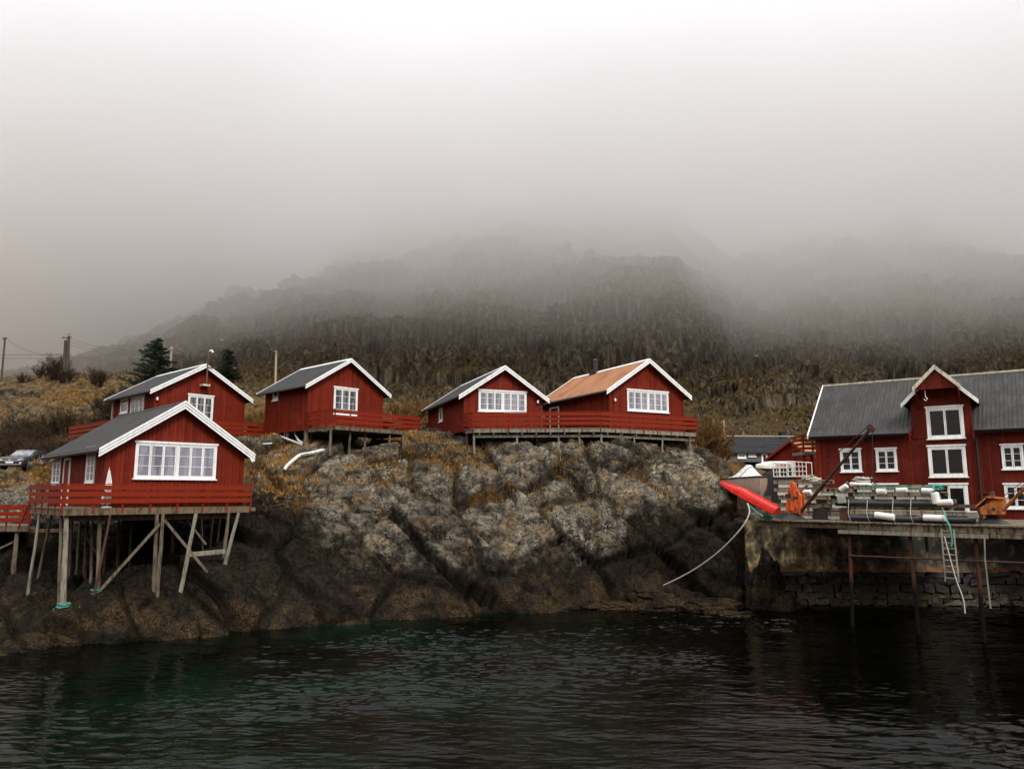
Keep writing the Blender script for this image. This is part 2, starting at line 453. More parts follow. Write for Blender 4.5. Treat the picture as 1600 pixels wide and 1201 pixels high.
#            85    110   140   170   195   215   240   290   380   520   800   1200  1700
EK = np.array([
    [.120, .140, .150, .150, .145, .14, .13, .12, .10, .08, .05, .03, .02],
    [.125, .140, .150, .158, .160, .16, .15, .14, .12, .09, .06, .04, .02],
    [.130, .140, .150, .155, .160, .165, .17, .175, .17, .15, .10, .06, .03],
    [.125, .130, .142, .150, .162, .175, .190, .205, .225, .215, .18, .10, .05],
    [.110, .125, .140, .155, .172, .195, .215, .235, .255, .265, .25, .20, .10],
    [.098, .112, .125, .138, .158, .215, .248, .272, .298, .325, .35, .36, .22],
    [.088, .100, .112, .125, .148, .225, .262, .290, .320, .350, .385, .39, .24],
    [.078, .095, .108, .120, .142, .238, .272, .300, .330, .362, .40, .40, .26],
    [.070, .086, .102, .116, .140, .240, .272, .298, .325, .352, .385, .38, .24],
    [.060, .080, .105, .122, .140, .190, .235, .262, .285, .305, .33, .30, .20],
    [.052, .075, .105, .128, .142, .155, .175, .215, .250, .280, .30, .28, .18],
    [.048, .072, .108, .135, .155, .175, .192, .218, .250, .290, .32, .30, .2],
    [.046, .066, .095, .120, .145, .172, .196, .228, .265, .318, .35, .33, .2],
    [.045, .062, .085, .110, .138, .170, .200, .240, .285, .340, .375, .35, .2],
    [.045, .060, .080, .105, .130, .165, .200, .240, .280, .315, .32, .28, .16],
    [.045, .060, .080, .100, .125, .155, .185, .220, .250, .26, .25, .2, .12],
    [.045, .060, .080, .100, .120, .14, .15, .16, .17, .16, .15, .12, .08]])
def interp1(xk, x):
    i = np.clip(np.searchsorted(xk, x) - 1, 0, len(xk) - 2)
    t = (x - xk[i]) / (xk[i + 1] - xk[i])
    return i, np.clip(t, 0, 1)
ma = np.concatenate([np.linspace(-1.3, -.76, 120, endpoint=False), np.linspace(-.76, .76, 900, endpoint=False), np.linspace(.76, 1.3, 110)])
md = 88 * np.exp(np.linspace(0, math.log(1650 / 88.), 560))
MA, MD = np.meshgrid(ma, md)
mr, mc = MA.shape
Xm, Ym = (MA * MD).ravel(), MD.ravel()
wa = MA.ravel() + .018 * fbm(Xm * .012, Ym * .012, None, 4, 3)
wd = Ym * (1 + .07 * fbm(Xm * .03, Ym * .01, None, 5, 5))
ia, ta = interp1(ak, wa); idd, td = interp1(dk, wd)
ta = ta * ta * (3 - 2 * ta) * .5 + ta * .5
E_ = (EK[ia, idd] * (1 - ta) + EK[ia + 1, idd] * ta) * (1 - td) + (EK[ia, idd + 1] * (1 - ta) + EK[ia + 1, idd + 1] * ta) * td
Zm = EYE + Ym * E_ - 1.0
amp = sstep(Ym, 86, 165)
Zm += amp * (Ym / 200) ** .7 * (7 * fbm(Xm * .02, Ym * .02, None, 5, 8) + 3.0 * (1 - np.abs(fbm(Xm * .045, Ym * .03, None, 5, 18))) - 2.2)
# ledges: the slope steps up in walls and benches
bench = 9.0
zb = Zm / bench + .5 * fbm(Xm * .02, Ym * .02, None, 3, 33)
fr = zb - np.floor(zb)
Zm += amp * (sstep(fr, .25, .75) - fr) * bench * .16
V2 = np.stack([Xm, Ym, Zm], 1)
N2 = grid_normals(V2, mr, mc)
dm = 1.5 * fbm(Xm * .16, Ym * .16, Zm * .05, 5, 28) + 1.6 * (vor(Xm / 16 + .4 * fbm(Xm * .05, Ym * .05, None, 3, 61), Ym / 16, Zm / 34, 62)[2][0] - .5) * 3.4 + 1.5 * (vor(Xm / 6 + .4 * fbm(Xm * .1, Ym * .1, None, 3, 64), Ym / 6, Zm / 22, 65)[2][0] - .5) + 1.7 * (1 - np.abs(fbm(Xm * .25, Ym * .25, Zm * .04, 4, 38)) * 2)
V2 += N2 * (dm * amp * (Ym / 200) ** .5)[:, None]
N3 = grid_normals(V2, mr, mc)
turfm = sstep(N3[:, 2] + .35 * fbm(Xm * .05, Ym * .05, Zm * .05, 4, 48), .62, 1.0)
mtn = grid_mesh('mountain', V2, mr, mc, mount_mat(), {'turf': turfm})
mtn['kind'] = 'structure'

# ---------------------------------------------------------------- the sea: long swell and wind ripples as real waves
wx = np.concatenate([np.linspace(-90, -26, 60, endpoint=False), np.linspace(-26, 32, 900, endpoint=False), np.linspace(32, 100, 60)])
wy = np.concatenate([np.linspace(-60, 11, 40, endpoint=False), 11 + 34 * np.linspace(0, 1, 760) ** 1.3, np.linspace(46, 60, 8)])
WX, WY = np.meshgrid(wx, wy)
wr, wc = WX.shape
wx_, wy_ = WX.ravel(), WY.ravel()
patch = .35 + 1.3 * sstep(fbm(wx_ * .09, wy_ * .16, None, 3, 44), -.25, .35)
rg1 = 1 - 2 * np.abs(fbm(wx_ * .9 + wy_ * .35, wy_ * 2.3 + wx_ * .25, None, 3, 14))
rg2 = 1 - 2 * np.abs(fbm(wx_ * 2.2 - wy_ * .8, wy_ * 5.6, None, 2, 54))
wz = .03 * fbm(wx_ * .45 + wy_ * .15, wy_ * 1.0, None, 3, 4) + patch * (.032 * rg1 + .015 * rg2)
sea = grid_mesh('sea_water', np.stack([wx_, wy_, wz], 1), wr, wc, water_mat())
sea['kind'] = 'structure'
far_sea = None

# ---------------------------------------------------------------- the cloud that hangs on the mountain
def cloud():
    me = bpy.data.meshes.new('low_cloud')
    x0, x1, y0, y1, z0, z1 = -1000, 1000, 120, 900, 6, 230
    vs = [(x, y, z) for x in (x0, x1) for y in (y0, y1) for z in (z0, z1)]
    me.from_pydata(vs, [], [(0, 1, 3, 2), (4, 6, 7, 5), (0, 4, 5, 1), (2, 3, 7, 6), (0, 2, 6, 4), (1, 5, 7, 3)])
    t = NT('cloud_air')
    m = t.m
    t.t.nodes.remove(t.bsdf)
    z = t.sep(t.coord())[2]
    wob = t.math('MULTIPLY', t.math('SUBTRACT', t.noise(.006, 2, .5), .5), 50.0)
    left = t.math('DIVIDE', t.math('SUBTRACT', -55.0, t.sep(t.coord())[0]), 70.0, True)     # it hangs lower over the left flank
    k = t.math('DIVIDE', t.math('SUBTRACT', t.math('ADD', t.math('ADD', z, wob), t.math('MULTIPLY', left, 42.0)), CLOUD_BASE), 90.0, True)
    k = t.math('MULTIPLY', k, t.math('SUBTRACT', 1.0, t.math('DIVIDE', t.math('SUBTRACT', t.math('ADD', z, wob), 132.0), 78.0, True)))
    pv = t.n('ShaderNodeVolumePrincipled')
    t.l(t.ramp(t.math('DIVIDE', z, 200.0, True), [(.14, (.91, .845, .765)), (.55, (.958, .958, .968))]), pv.inputs['Color'])  # lower cloud tinted warm: ground-bounced light put into its colour
    wisp = t.ramp(t.noise(.016, 3, .6, t.coord((1, 1, 2.2))), [(.34, .8), (.64, 1.2)])
    t.l(t.math('MULTIPLY', t.math('MULTIPLY', k, wisp), CLOUD_DENS), pv.inputs['Density'])
    pv.inputs['Anisotropy'].default_value = 0
    t.l(pv.outputs[0], t.out.inputs['Volume'])
    me.materials.append(m)
    ob = bpy.data.objects.new('low_cloud', me)
    C.objects.link(ob)
    ob['kind'] = 'stuff'
CLOUD_BASE, CLOUD_DENS = 40.0, .0215
sc.cycles.volume_step_rate = .25
sc.cycles.volume_max_steps = 256
cloud()

# ================================================================ helpers for things
Zv = Vector((0, 0, 1))
class MB:
    def __init__(s):
        s.v, s.f, s.mi = [], [], []
    def add(s, vs, fs, mi=0):
        k = len(s.v)
        s.v += [tuple(v) for v in vs]
        s.f += [tuple(i + k for i in f) for f in fs]
        s.mi += [mi] * len(fs)
        return s
    def hexa(s, p, mi=0):      # 8 corners: bottom 0123, top 4567
        return s.add(p, [(3, 2, 1, 0), (4, 5, 6, 7), (0, 1, 5, 4), (1, 2, 6, 5), (2, 3, 7, 6), (3, 0, 4, 7)], mi)
    def box(s, x0, x1, y0, y1, z0, z1, mi=0):
        return s.hexa([(x0, y0, z0), (x1, y0, z0), (x1, y1, z0), (x0, y1, z0), (x0, y0, z1), (x1, y0, z1), (x1, y1, z1), (x0, y1, z1)], mi)
    def beam(s, p, q, w, h, up=Zv, mi=0):
        p, q = Vector(p), Vector(q)
        d = (q - p).normalized()
        sd = d.cross(up)
        if sd.length < 1e-4:
            sd = d.cross(Vector((1, 0, 0)))
        sd.normalize()
        uu = sd.cross(d).normalized()
        a, b = sd * w / 2, uu * h / 2
        return s.hexa([p - a - b, p + a - b, q + a - b, q - a - b, p - a + b, p + a + b, q + a + b, q - a + b], mi)
    def tube(s, pts, r, n=8, mi=0, wob=0):
        pts = [Vector(p) for p in pts]
        rs = r if isinstance(r, (list, tuple)) else [r] * len(pts)
        vs, fs = [], []
        d0 = (pts[1] - pts[0]).normalized()
        a = d0.orthogonal().normalized()
        for i, p in enumerate(pts):
            d = (pts[min(i + 1, len(pts) - 1)] - pts[max(i - 1, 0)]).normalized()
            a = (a - d * a.dot(d)).normalized()
            b = d.cross(a)
            for k in range(n):
                t = 2 * math.pi * k / n
                rr_ = rs[i] * (1 + wob * random.uniform(-1, 1))
                vs.append(p + (a * math.cos(t) + b * math.sin(t)) * rr_)
        for i in range(len(pts) - 1):
            for k in range(n):
                fs.append((i * n + k, i * n + (k + 1) % n, (i + 1) * n + (k + 1) % n, (i + 1) * n + k))
        fs.append(tuple(range(n))[::-1])
        fs.append(tuple((len(pts) - 1) * n + k for k in range(n)))
        return s.add(vs, fs, mi)
    def prism(s, poly, T, d0, d1, mi=0):
        n = len(poly)
        vs = [T(x, z, d0) for x, z in poly] + [T(x, z, d1) for x, z in poly]
        fs = [tuple(range(n)), tuple(range(n, 2 * n))[::-1]] + [(i, i + n, (i + 1) % n + n, (i + 1) % n) for i in range(n)]
        return s.add(vs, fs, mi)
    def loft(s, rings, close=True, caps=True, mi=0):
        n = len(rings[0])
        vs = [p for r in rings for p in r]
        fs = []
        for i in range(len(rings) - 1):
            for k in range(n if close else n - 1):
                fs.append((i * n + k, i * n + (k + 1) % n, (i + 1) * n + (k + 1) % n, (i + 1) * n + k))
        if caps:
            fs.append(tuple(range(n))[::-1]); fs.append(tuple((len(rings) - 1) * n + k for k in range(n)))
        return s.add(vs, fs, mi)
    def build(s, name, mat, parent=None, smooth=False, label=None):
        me = bpy.data.meshes.new(name)
        me.from_pydata(s.v, [], s.f)
        for m in (mat if isinstance(mat, (list, tuple)) else [mat]):
            me.materials.append(m)
        if any(s.mi):
            me.polygons.foreach_set('material_index', s.mi)
        me.update()
        if smooth:
            me.polygons.foreach_set('use_smooth', [True] * len(me.polygons))
            me.set_sharp_from_angle(angle=R(38))
        o = bpy.data.objects.new(name, me)
        C.objects.link(o)
        if parent:
            o.parent = parent
        if label:
            o['label'] = label
        return o
def empty(name, loc, rz=0, label=None, cat=None, group=None):
    o = bpy.data.objects.new(name, None)
    C.objects.link(o)
    o.location = loc
    o.rotation_euler = (0, 0, rz)
    o.empty_display_size = .3
    return tag(o, label, cat, group)
def tag(o, label, cat, group=None):
    o['label'] = label
    o['category'] = cat
    if group:
        o['group'] = group
    return o
def copy_tree(o, parent=None):
    c = o.copy(); C.objects.link(c); c.parent = parent
    for ch in list(o.children):
        copy_tree(ch, c)
    return c
def hit(u, v, near=28, far_=110):
    """first built ground along the sight line of a point of the photo"""
    a, e = ray(u, v)
    j = int(np.clip(np.searchsorted(aa, a), 1, NC - 1))
    col = GX[:, j]
    m = (col[:, 1] > near) & (col[:, 1] < far_)
    zz = EYE + e * col[:, 1]
    k = np.where(m & (col[:, 2] >= zz))[0]
    if len(k) == 0:
        return None
    Y = col[k[0], 1]
    return Vector((a * Y, Y, float(col[k[0], 2])))

# ---------------------------------------------------------------- more materials
def paint(name, col, var=.25, rough=.6, sc_=1.0, grain=(9, 9, .7), dirt=None, spec=.35):
    t = NT(name)
    n = t.noise(sc_ * 3, 5, .65, t.coord(grain))
    n2 = t.noise(.8, 3, .5)
    dk = tuple(c * (1 - var) for c in col)
    lt = tuple(min(1, c * (1 + var)) for c in col)
    c = t.mix(t.math('ADD', t.math('MULTIPLY', n, .7), t.math('MULTIPLY', n2, .3)), dk, lt)
    if dirt:
        c = t.mix(t.ramp(t.noise(2.5, 6, .7, t.coord((3, 3, .6))), [(.46, 0), (.62, dirt[1])]), c, dirt[0])
    t.bump(n, .25, .01)
    return t.set(c, rough, spec=spec)
def boards(name, col, pitch, width=.16):
    """painted siding: each board its own shade"""
    t = NT(name)
    p = t.sep(t.coord())
    k = t.math('FLOOR', t.math('DIVIDE', t.math('ADD', p[0], p[1]), pitch))
    wn = t.n('ShaderNodeTexWhiteNoise', noise_dimensions='1D')
    t.l(k, wn.inputs['W'])
    n = t.noise(3, 6, .7, t.coord((5, 5, .5)))
    v = t.math('ADD', t.math('MULTIPLY', wn.outputs[0], .4), t.math('MULTIPLY', n, .75))
    c = t.ramp(v, [(.2, tuple(x * .55 for x in col)), (.85, tuple(x * 1.45 for x in col))])
    c = t.mix(t.ramp(t.noise(.9, 5, .7), [(.52, 0), (.7, .55)]), c, tuple(x * 1.7 + .012 for x in col))
    c = t.mix(t.ramp(t.noise(1.5, 6, .7, t.coord((4, 4, .8))), [(.6, 0), (.75, .5)]), c, tuple(x * .35 for x in col))
    t.bump(n, .3, .01)
    return t.set(c, .7, spec=.15)
M = {}
M['red'] = boards('red_paint', (.115, .0095, .002), .18)
M['red2'] = boards('red_paint_warehouse', (.088, .0075, .002), .13)
M['red_rail'] = paint('red_railing_paint', (.16, .0135, .0028), .3, .6, grain=(.8, .8, 8), spec=.15)
M['white'] = paint('white_paint', (.72, .72, .70), .10, .5, dirt=((.38, .35, .30), .35))
M['white_old'] = paint('mossy_white_paint', (.52, .48, .38), .2, .7, dirt=((.16, .15, .06), .8))
M['roof'] = None
M['black'] = paint('black_gutter', (.012, .012, .013), .3, .4)
M['darkgrey'] = paint('grey_paint', (.075, .08, .082), .2, .6)
M['wood'] = paint('weathered_timber', (.12, .098, .064), .6, .85, 2, (14, 14, .9), dirt=((.03, .021, .012), .9))
M['wood_grey'] = paint('silver_timber', (.20, .18, .135), .5, .85, 2, (14, 14, .9), dirt=((.06, .045, .028), .8))
M['wood_brown'] = paint('brown_timber', (.10, .062, .033), .5, .85, 2, (12, 12, 1), dirt=((.02, .015, .01), .8))
M['wood_warm'] = paint('warm_brown_timber', (.125, .085, .048), .6, .85, 2, (.9, .9, 14), dirt=((.025, .017, .01), .9))
M['plank'] = paint('rotting_planks', (.15, .115, .07), .9, .9, 2, (2, 14, 14), dirt=((.014, .009, .005), 1.0))
M['plank_long'] = paint('stacked_boards', (.24, .195, .13), .75, .9, 2, (1.2, 9, 9), dirt=((.035, .028, .012), .95))
M['foam'] = paint('white_foam', (.62, .60, .52), .15, .8, dirt=((.30, .27, .18), .6))
M['rust'] = paint('rusty_steel', (.062, .026, .016), .5, .75, 2, (4, 4, 4), dirt=((.03, .012, .008), .7))
M['orange'] = paint('orange_paint_flaking', (.55, .08, .01), .4, .65, 1, (3, 3, 3), dirt=((.06, .018, .008), 1.0))
M['orange2'] = paint('amber_paint_flaking', (.38, .11, .015), .4, .7, 2, (5, 5, 2), dirt=((.05, .018, .008), 1.0))
M['pipe'] = paint('black_plastic_pipe', (.012, .014, .016), .3, .35)
M['hose'] = paint('pale_hose', (.55, .55, .52), .15, .5, dirt=((.2, .19, .16), .6))
M['teal'] = paint('teal_rope', (.05, .22, .17), .4, .8)
M['rope'] = paint('pale_rope', (.36, .345, .29), .3, .85)
M['bark'] = paint('dark_bark', (.05, .037, .026), .5, .9)
M['iron'] = paint('dark_iron', (.02, .018, .017), .4, .5)
M['pole'] = paint('tarred_pole', (.055, .04, .028), .5, .85, 1, (8, 8, .6))
M['pole_pale'] = paint('pale_pole', (.30, .24, .15), .4, .85, 1, (8, 8, .6))
M['float'] = paint('white_float', (.60, .59, .56), .12, .45, dirt=((.42, .36, .26), .5))
M['wire'] = paint('cable', (.02, .02, .02), .2, .6)
def glass(name, col, rough=.06, curtain=None):
    t = NT(name)
    c = t.mix(t.noise(1.3, 3, .5, t.coord((1, 1, .5))), tuple(x * .6 for x in col), tuple(x * 1.35 for x in col))
    g_ = t.n('ShaderNodeNewGeometry')
    c = t.mix(1.0, c, t.ramp(g_.outputs['Random Per Island'], [(0, .45), (1, 1.15)]), 'MULTIPLY')
    if curtain:
        c = t.mix(t.ramp(t.noise(2.2, 2, .5, t.coord((2, 2, .2))), [(.49, 0), (.53, .8)]), c, curtain)
    t.bump(t.noise(1.2, 2, .5), .12, .02)
    return t.set(c, rough, spec=.9)
M['glass_pale'] = glass('curtained_glass', (.20, .20, .235), .08, (.27, .265, .31))
M['glass_dark'] = glass('dark_glass', (.008, .009, .01), .03)
M['glass_mid'] = glass('dim_glass', (.05, .055, .06), .05, (.16, .16, .17))
def sheet_mat(name, col, pitch, axis, dirt=None, amp=.5):
    t = NT(name)
    p = t.sep(t.coord())
    wv = t.math('SINE', t.math('MULTIPLY', p[axis], 2 * math.pi / pitch))
    n = t.noise(1.2, 6, .65)
    n2 = t.noise(2, 5, .6, t.coord((.6, 3, .6) if axis == 1 else (3, .6, .6)))
    c = t.mix(n, tuple(x * .6 for x in col), tuple(x * 1.4 for x in col))
    if dirt:
        c = t.mix(t.ramp(n2, [(.45, 0), (.62, dirt[1])]), c, dirt[0])
    c = t.mix(t.ramp(t.noise(.7, 6, .7), [(.5, 0), (.62, .6)]), c, tuple(x * .45 for x in col))
    c = t.mix(t.ramp(t.noise(5, 5, .7), [(.62, 0), (.68, .7)]), c, (.09, .085, .06))
    t.bump(wv, amp, .03)
    return t.set(c, .7, spec=.2)
M['roof_grey'] = sheet_mat('grey_ribbed_roofing', (.026, .025, .023), .20, 1, ((.05, .048, .042), .5), .9)
M['roof_dark'] = sheet_mat('dark_felt_roofing', (.018, .018, .018), .3, 1, ((.045, .044, .038), .5))
M['roof_tan'] = sheet_mat('rusted_tan_roofing', (.30, .125, .052), .25, 1, ((.17, .085, .045), .7))
M['roof_corr'] = sheet_mat('corrugated_roofing', (.030, .029, .027), .3, 0, ((.06, .056, .05), .5), .1)
M['roof_tile'] = sheet_mat('black_tiled_roofing', (.022, .022, .024), .35, 1, None, 1.0)

# ---------------------------------------------------------------- windows, cabins
def window(parent, T, s0, s1, z0, z1, units, rows, pane, name='window', panel=0, frame=None, sill=True, cas=.09):
    """T(s, z, out) maps the wall's own axes to the parent's. units: casements per unit, e.g. (3, 3)"""
    fr = frame or M['white']
    m = MB()
    def bar(a, b, c, d, o0, o1, mb=m):
        mb.hexa([T(a, c, o1), T(b, c, o1), T(b, c, o0), T(a, c, o0), T(a, d, o1), T(b, d, o1), T(b, d, o0), T(a, d, o0)])
    bar(s0, s0 + cas, z0, z1, 0, .07); bar(s1 - cas, s1, z0, z1, 0, .07)
    bar(s0 - .05, s1 + .05, z1, z1 + .09, 0, .10)
    bar(s0 + cas, s1 - cas, z1 - cas, z1, 0, .068); bar(s0 + cas, s1 - cas, z0, z0 + cas, 0, .068)
    gm = MB()
    w_un = (s1 - s0 - 2 * cas - .10 * (len(units) - 1)) / sum(units)
    x = s0 + cas
    zb = z0 + cas + panel
    zt = z1 - cas
    if panel:
        bar(s0 + cas, s1 - cas, z0 + cas, zb, 0, .05)
    st, mt = .045, .022
    for k, nu in enumerate(units):
        if k:
            bar(x, x + .10, z0 + cas, zt, 0, .066)
            x += .10
        for c in range(nu):
            a, b = x + .008, x + w_un - .008
            bar(a, a + st, zb, zt, 0, .058); bar(b - st, b, zb, zt, 0, .058)
            bar(a + st, b - st, zb, zb + st, 0, .056); bar(a + st, b - st, zt - st, zt, 0, .056)
            for r in range(1, rows):
                zz_ = zb + (zt - zb) * r / rows
                bar(a + st, b - st, zz_ - mt / 2, zz_ + mt / 2, 0, .052)
            gm.add([T(a + st - .005, zb + st - .005, .034), T(b - st + .005, zb + st - .005, .034), T(b - st + .005, zt - st + .005, .034), T(a + st - .005, zt - st + .005, .034)], [(0, 1, 2, 3)])
            x += w_un
    wo_ = m.build(name, fr, parent)
    gm.build('pane', pane, wo_)
    if sill:
        q = MB(); bar(s0 - .06, s1 + .06, z0 - .055, z0, 0, .12, q)
        q.build('sill', fr, wo_)
    return wo_
def frontT(s, z, o): return (s, -o, z)
def leftT(s, z, o): return (-o, s, z)
def plane_sz(p0, d, u, v):
    """where the sight line of a photo point meets a vertical wall: distance along it, height"""
    a, e = ray(u, v)
    s = (a * p0[1] - p0[0]) / (d[0] - a * d[1])
    return s, EYE + e * (p0[1] + d[1] * s)
def cabin(label, p0, ang, W, L, z0, ze, zr, roofm, fo=.38, oh=.42, trims=3, skirt=.12, group='red timber cabins on the rocks', gutter=True, trimw=.11, back_cut=0):
    root = empty('red_cabin', (p0[0], p0[1], z0), ang, label, 'cabin', group)
    e, r = ze - z0, zr - z0
    sl = (r - e) / (W / 2)
    m = MB()
    m.prism([(0, -skirt), (W, -skirt), (W, e), (W / 2, r), (0, e)], lambda x, z, d: (x, d, z), 0, L)
    x = .0
    while x < W - .01:                                 # battens, each cut off under the roof slope
        a, b = x + .045, min(x + .145, W)
        za, zb_ = (e + sl * min(a, W - a) for a in (a, b))
        m.hexa([(a, -.026, -skirt - .02), (b, -.026, -skirt - .02), (b, .004, -skirt - .02), (a, .004, -skirt - .02), (a, -.026, za), (b, -.026, zb_), (b, .004, zb_), (a, .004, za)])
        x += .18
    y = 0
    while y < L - .15:
        m.box(-.026, .004, y + .045, y + .145, -skirt - .02, e)
        y += .18
    m.build('wall', M['red'], root)
    for xa, ya in ((-.05, -.05), (W - .08, -.05)):
        c = MB()
        c.box(xa, xa + .13, ya, ya + .13, -skirt - .03, e + .02)
        c.build('corner_board', M['red'], root)
    th = .13
    rf = MB()
    dpt = lambda x_, z_, d: (x_, d, z_)
    rf.prism([(-oh, e - sl * oh + .01), (W / 2, r + .01), (W + oh, e - sl * oh + .01), (W + oh, e - sl * oh + th), (W / 2, r + th), (-oh, e - sl * oh + th)], dpt, -fo, L + fo)
    ro = rf.build('roof', roofm, root)
    cap = MB()
    cap.prism([(W / 2 - .16, r + th - sl * .16 + .006), (W / 2, r + th + .006), (W / 2 + .16, r + th - sl * .16 + .006), (W / 2 + .16, r + th - sl * .16 + .03), (W / 2, r + th + .035), (W / 2 - .16, r + th - sl * .16 + .03)], dpt, -fo - .01, L + fo)
    cap.build('ridge_cap', M['white'] if roofm in (M['roof_dark'], M['roof_tan']) else roofm, ro)
    for yy_, dr in ((-fo, -1), (L + fo, 1)):
        bb = MB()
        top = th + .03 if dr < 0 or trims == 2 else th - .02
        for k in range(trims):
            t1, t0 = top - k * (trimw + .03), top - k * (trimw + .03) - trimw
            o_ = .05 - k * .014
            y0, y1 = (yy_ - o_, yy_ - .002) if dr < 0 else (yy_ + .002, yy_ + o_)
            ex = oh + .05 - k * .0
            bb.prism([(-ex, e - sl * ex + t0), (W / 2, r + t0), (W / 2, r + t1), (-ex, e - sl * ex + t1)], dpt, y0, y1)
            bb.prism([(W / 2 + .003, r + t0), (W + ex, e - sl * ex + t0), (W + ex, e - sl * ex + t1), (W / 2 + .003, r + t1)], dpt, y0, y1)
        bb.build('bargeboard', M['white'], root)
    if gutter:
        for sx_, x_ in ((-1, -oh - .06), (1, W + oh + .06)):
            g = MB()
            g.tube([(x_, -fo + .02, e - sl * oh + .02), (x_, L + fo - .02, e - sl * oh + .0)], .075, 8)
            g.box(x_ + (.02 if sx_ < 0 else -.12), x_ + (.12 if sx_ < 0 else -.02), -fo + .03, L + fo - .03, e - sl * oh - .05, e - sl * oh + .06)
            g.build('gutter', M['black'], root)
    return root
def lamp_part(root, T, s, z, mat):
    m = MB()
    p = Vector(T(s, z, .0)); q = Vector(T(s, z + .03, .16))
    m.tube([p, q], .02, 6)
    q2 = Vector(T(s, z - .12, .16)); q1 = Vector(T(s, z + .08, .16))
    m.tube([q1, q1.lerp(q2, .4), q2], [.02, .075, .06], 8)
    m.build('wall_lamp', mat, root)
def star_part(root, T, s, z):
    m = MB()
    r = []
    for k in range(12):
        t = math.pi * k / 6
        rad = .26 if k % 2 == 0 else .10
        r.append((math.cos(t) * rad, math.sin(t) * rad))
    n = 12
    vs = [T(s + x, z + y, .06) for x, y in r] + [T(s, z, .14), T(s, z, .03)]
    m.add(vs, [(k, (k + 1) % n, n) for k in range(n)] + [((k + 1) % n, k, n + 1) for k in range(n)])
    m.build('star_ornament', M['white'], root)

def dirs(ang):
    return (math.cos(ang), math.sin(ang)), (-math.sin(ang), math.cos(ang))
def win_px(root, p0, d, T, z0, pts, units, rows, pane, **kw):
    """pts: left u, right u, top v and bottom v at the left edge"""
    u0, u1, vt, vb = pts
    s0, zt = plane_sz(p0, d, u0, vt); _, zb = plane_sz(p0, d, u0, vb); s1, _ = plane_sz(p0, d, u1, vt)
    s0, s1 = min(s0, s1), max(s0, s1)
    return window(root, T, s0, s1, zb - z0, zt - z0, units, rows, pane, **kw)

# cabin at the front left, on tall stilts
A1, P1 = R(44.2), (-17.54, 32.5)
d2, d1 = dirs(A1)
h1 = cabin('large red cabin nearest the water at the left, standing on tall timber stilts', P1, A1, 6.12, 8.86, 5.3, 7.93, 9.98, M['roof_grey'], oh=.37, trims=3, trimw=.105)
win_px(h1, P1, d2, frontT, 5.3, (212, 339, 691, 747), (3, 3), 3, M['glass_pale'])
win_px(h1, P1, d1, leftT, 5.3, (98, 86, 709.5, 756), (2,), 4, M['glass_pale'])
win_px(h1, P1, d1, leftT, 5.3, (152, 139, 699.5, 754), (2,), 4, M['glass_pale'])
def door_part(root, T, s0, s1, z0, z1):
    m = MB()
    def bar(a, b, c, d, o0, o1, mb):
        mb.hexa([T(a, c, o1), T(b, c, o1), T(b, c, o0), T(a, c, o0), T(a, d, o1), T(b, d, o1), T(b, d, o0), T(a, d, o0)])
    bar(s0, s1, z0, z1, 0, .05, m)
    dr = m.build('door', M['red'], root)
    m = MB()
    bar(s0 - .1, s0, z0, z1 + .1, 0, .075, m); bar(s1, s1 + .1, z0, z1 + .1, 0, .075, m); bar(s0 - .1, s1 + .1, z1 + .1, z1 + .2, 0, .08, m)
    m.build('frame', M['white'], dr)
    m = MB(); bar(s1 - .16, s1 - .06, z0 + 1.0, z0 + 1.06, .05, .11, m)
    m.build('handle', M['iron'], dr)
sa, _ = plane_sz(P1, d1, 111.5, 720); sb, _ = plane_sz(P1, d1, 103.5, 720)
door_part(h1, leftT, min(sa, sb), max(sa, sb), .02, 2.1)
sa, za = plane_sz(P1, d1, 91, 716)
lamp_part(h1, leftT, sa, za - 5.3, M['white'])
sa, za = plane_sz(P1, d2, 179, 694)
lamp_part(h1, frontT, sa, za - 5.3, M['white'])

# cabin behind it
A2, P2 = R(47.7), (-22.6, 47.0)
d2, d1 = dirs(A2)
h2 = cabin('red cabin behind and above the large stilted one, a lamp post fixed to its gable', P2, A2, 6.03, 6.9, 9.6, 12.45, 14.25, M['roof_dark'], trims=2, trimw=.13)
win_px(h2, P2, d2, frontT, 9.6, (294, 333.5, 616.5, 656), (3,), 3, M['glass_mid'])
win_px(h2, P2, d1, leftT, 9.6, (227, 206.5, 618, 645), (3,), 3, M['glass_mid'])
win_px(h2, P2, d1, leftT, 9.6, (202, 190.5, 621.5, 644), (1,), 1, M['glass_mid'])
sa, za = plane_sz(P2, d2, 241, 622)
lamp_part(h2, frontT, max(.1, sa), za - 9.6, M['white'])
m = MB(); m.box(-.12, .02, 6.55, 6.75, -.3, 2.7)
m.build('corner_post', M['pole_pale'], h2)
# lamp post standing on the gable bracket
s_, zb_ = plane_sz(P2, d2, 317.5, 601); _, zt_ = plane_sz(P2, d2, 318.5, 546)
m = MB(); m.tube([(s_, -.46, zb_ - 9.6), (s_ + .02, -.46, zt_ - 9.6)], [.055, .045], 8)
pm = m.build('mast', M['wood_brown'], h2)
m = MB(); m.box(s_ - .25, s_ + .25, -.5, 0, zb_ - 9.72, zb_ - 9.6)
m.build('bracket', M['white_old'], pm)
m = MB(); m.tube([(s_ + .02, -.46, zt_ - 9.75), (s_ + .2, -.5, zt_ - 9.68), (s_ + .28, -.5, zt_ - 9.8)], [.03, .06, .09], 8)
m.build('lantern', M['white'], pm)
for k in range(3):
    m = MB()
    m.box(s_ + .03, s_ + .4, -.48, -.44, zt_ - 10.4 - k * .22, zt_ - 10.37 - k * .22)
    m.build('insulator_arm', M['rust'], pm)

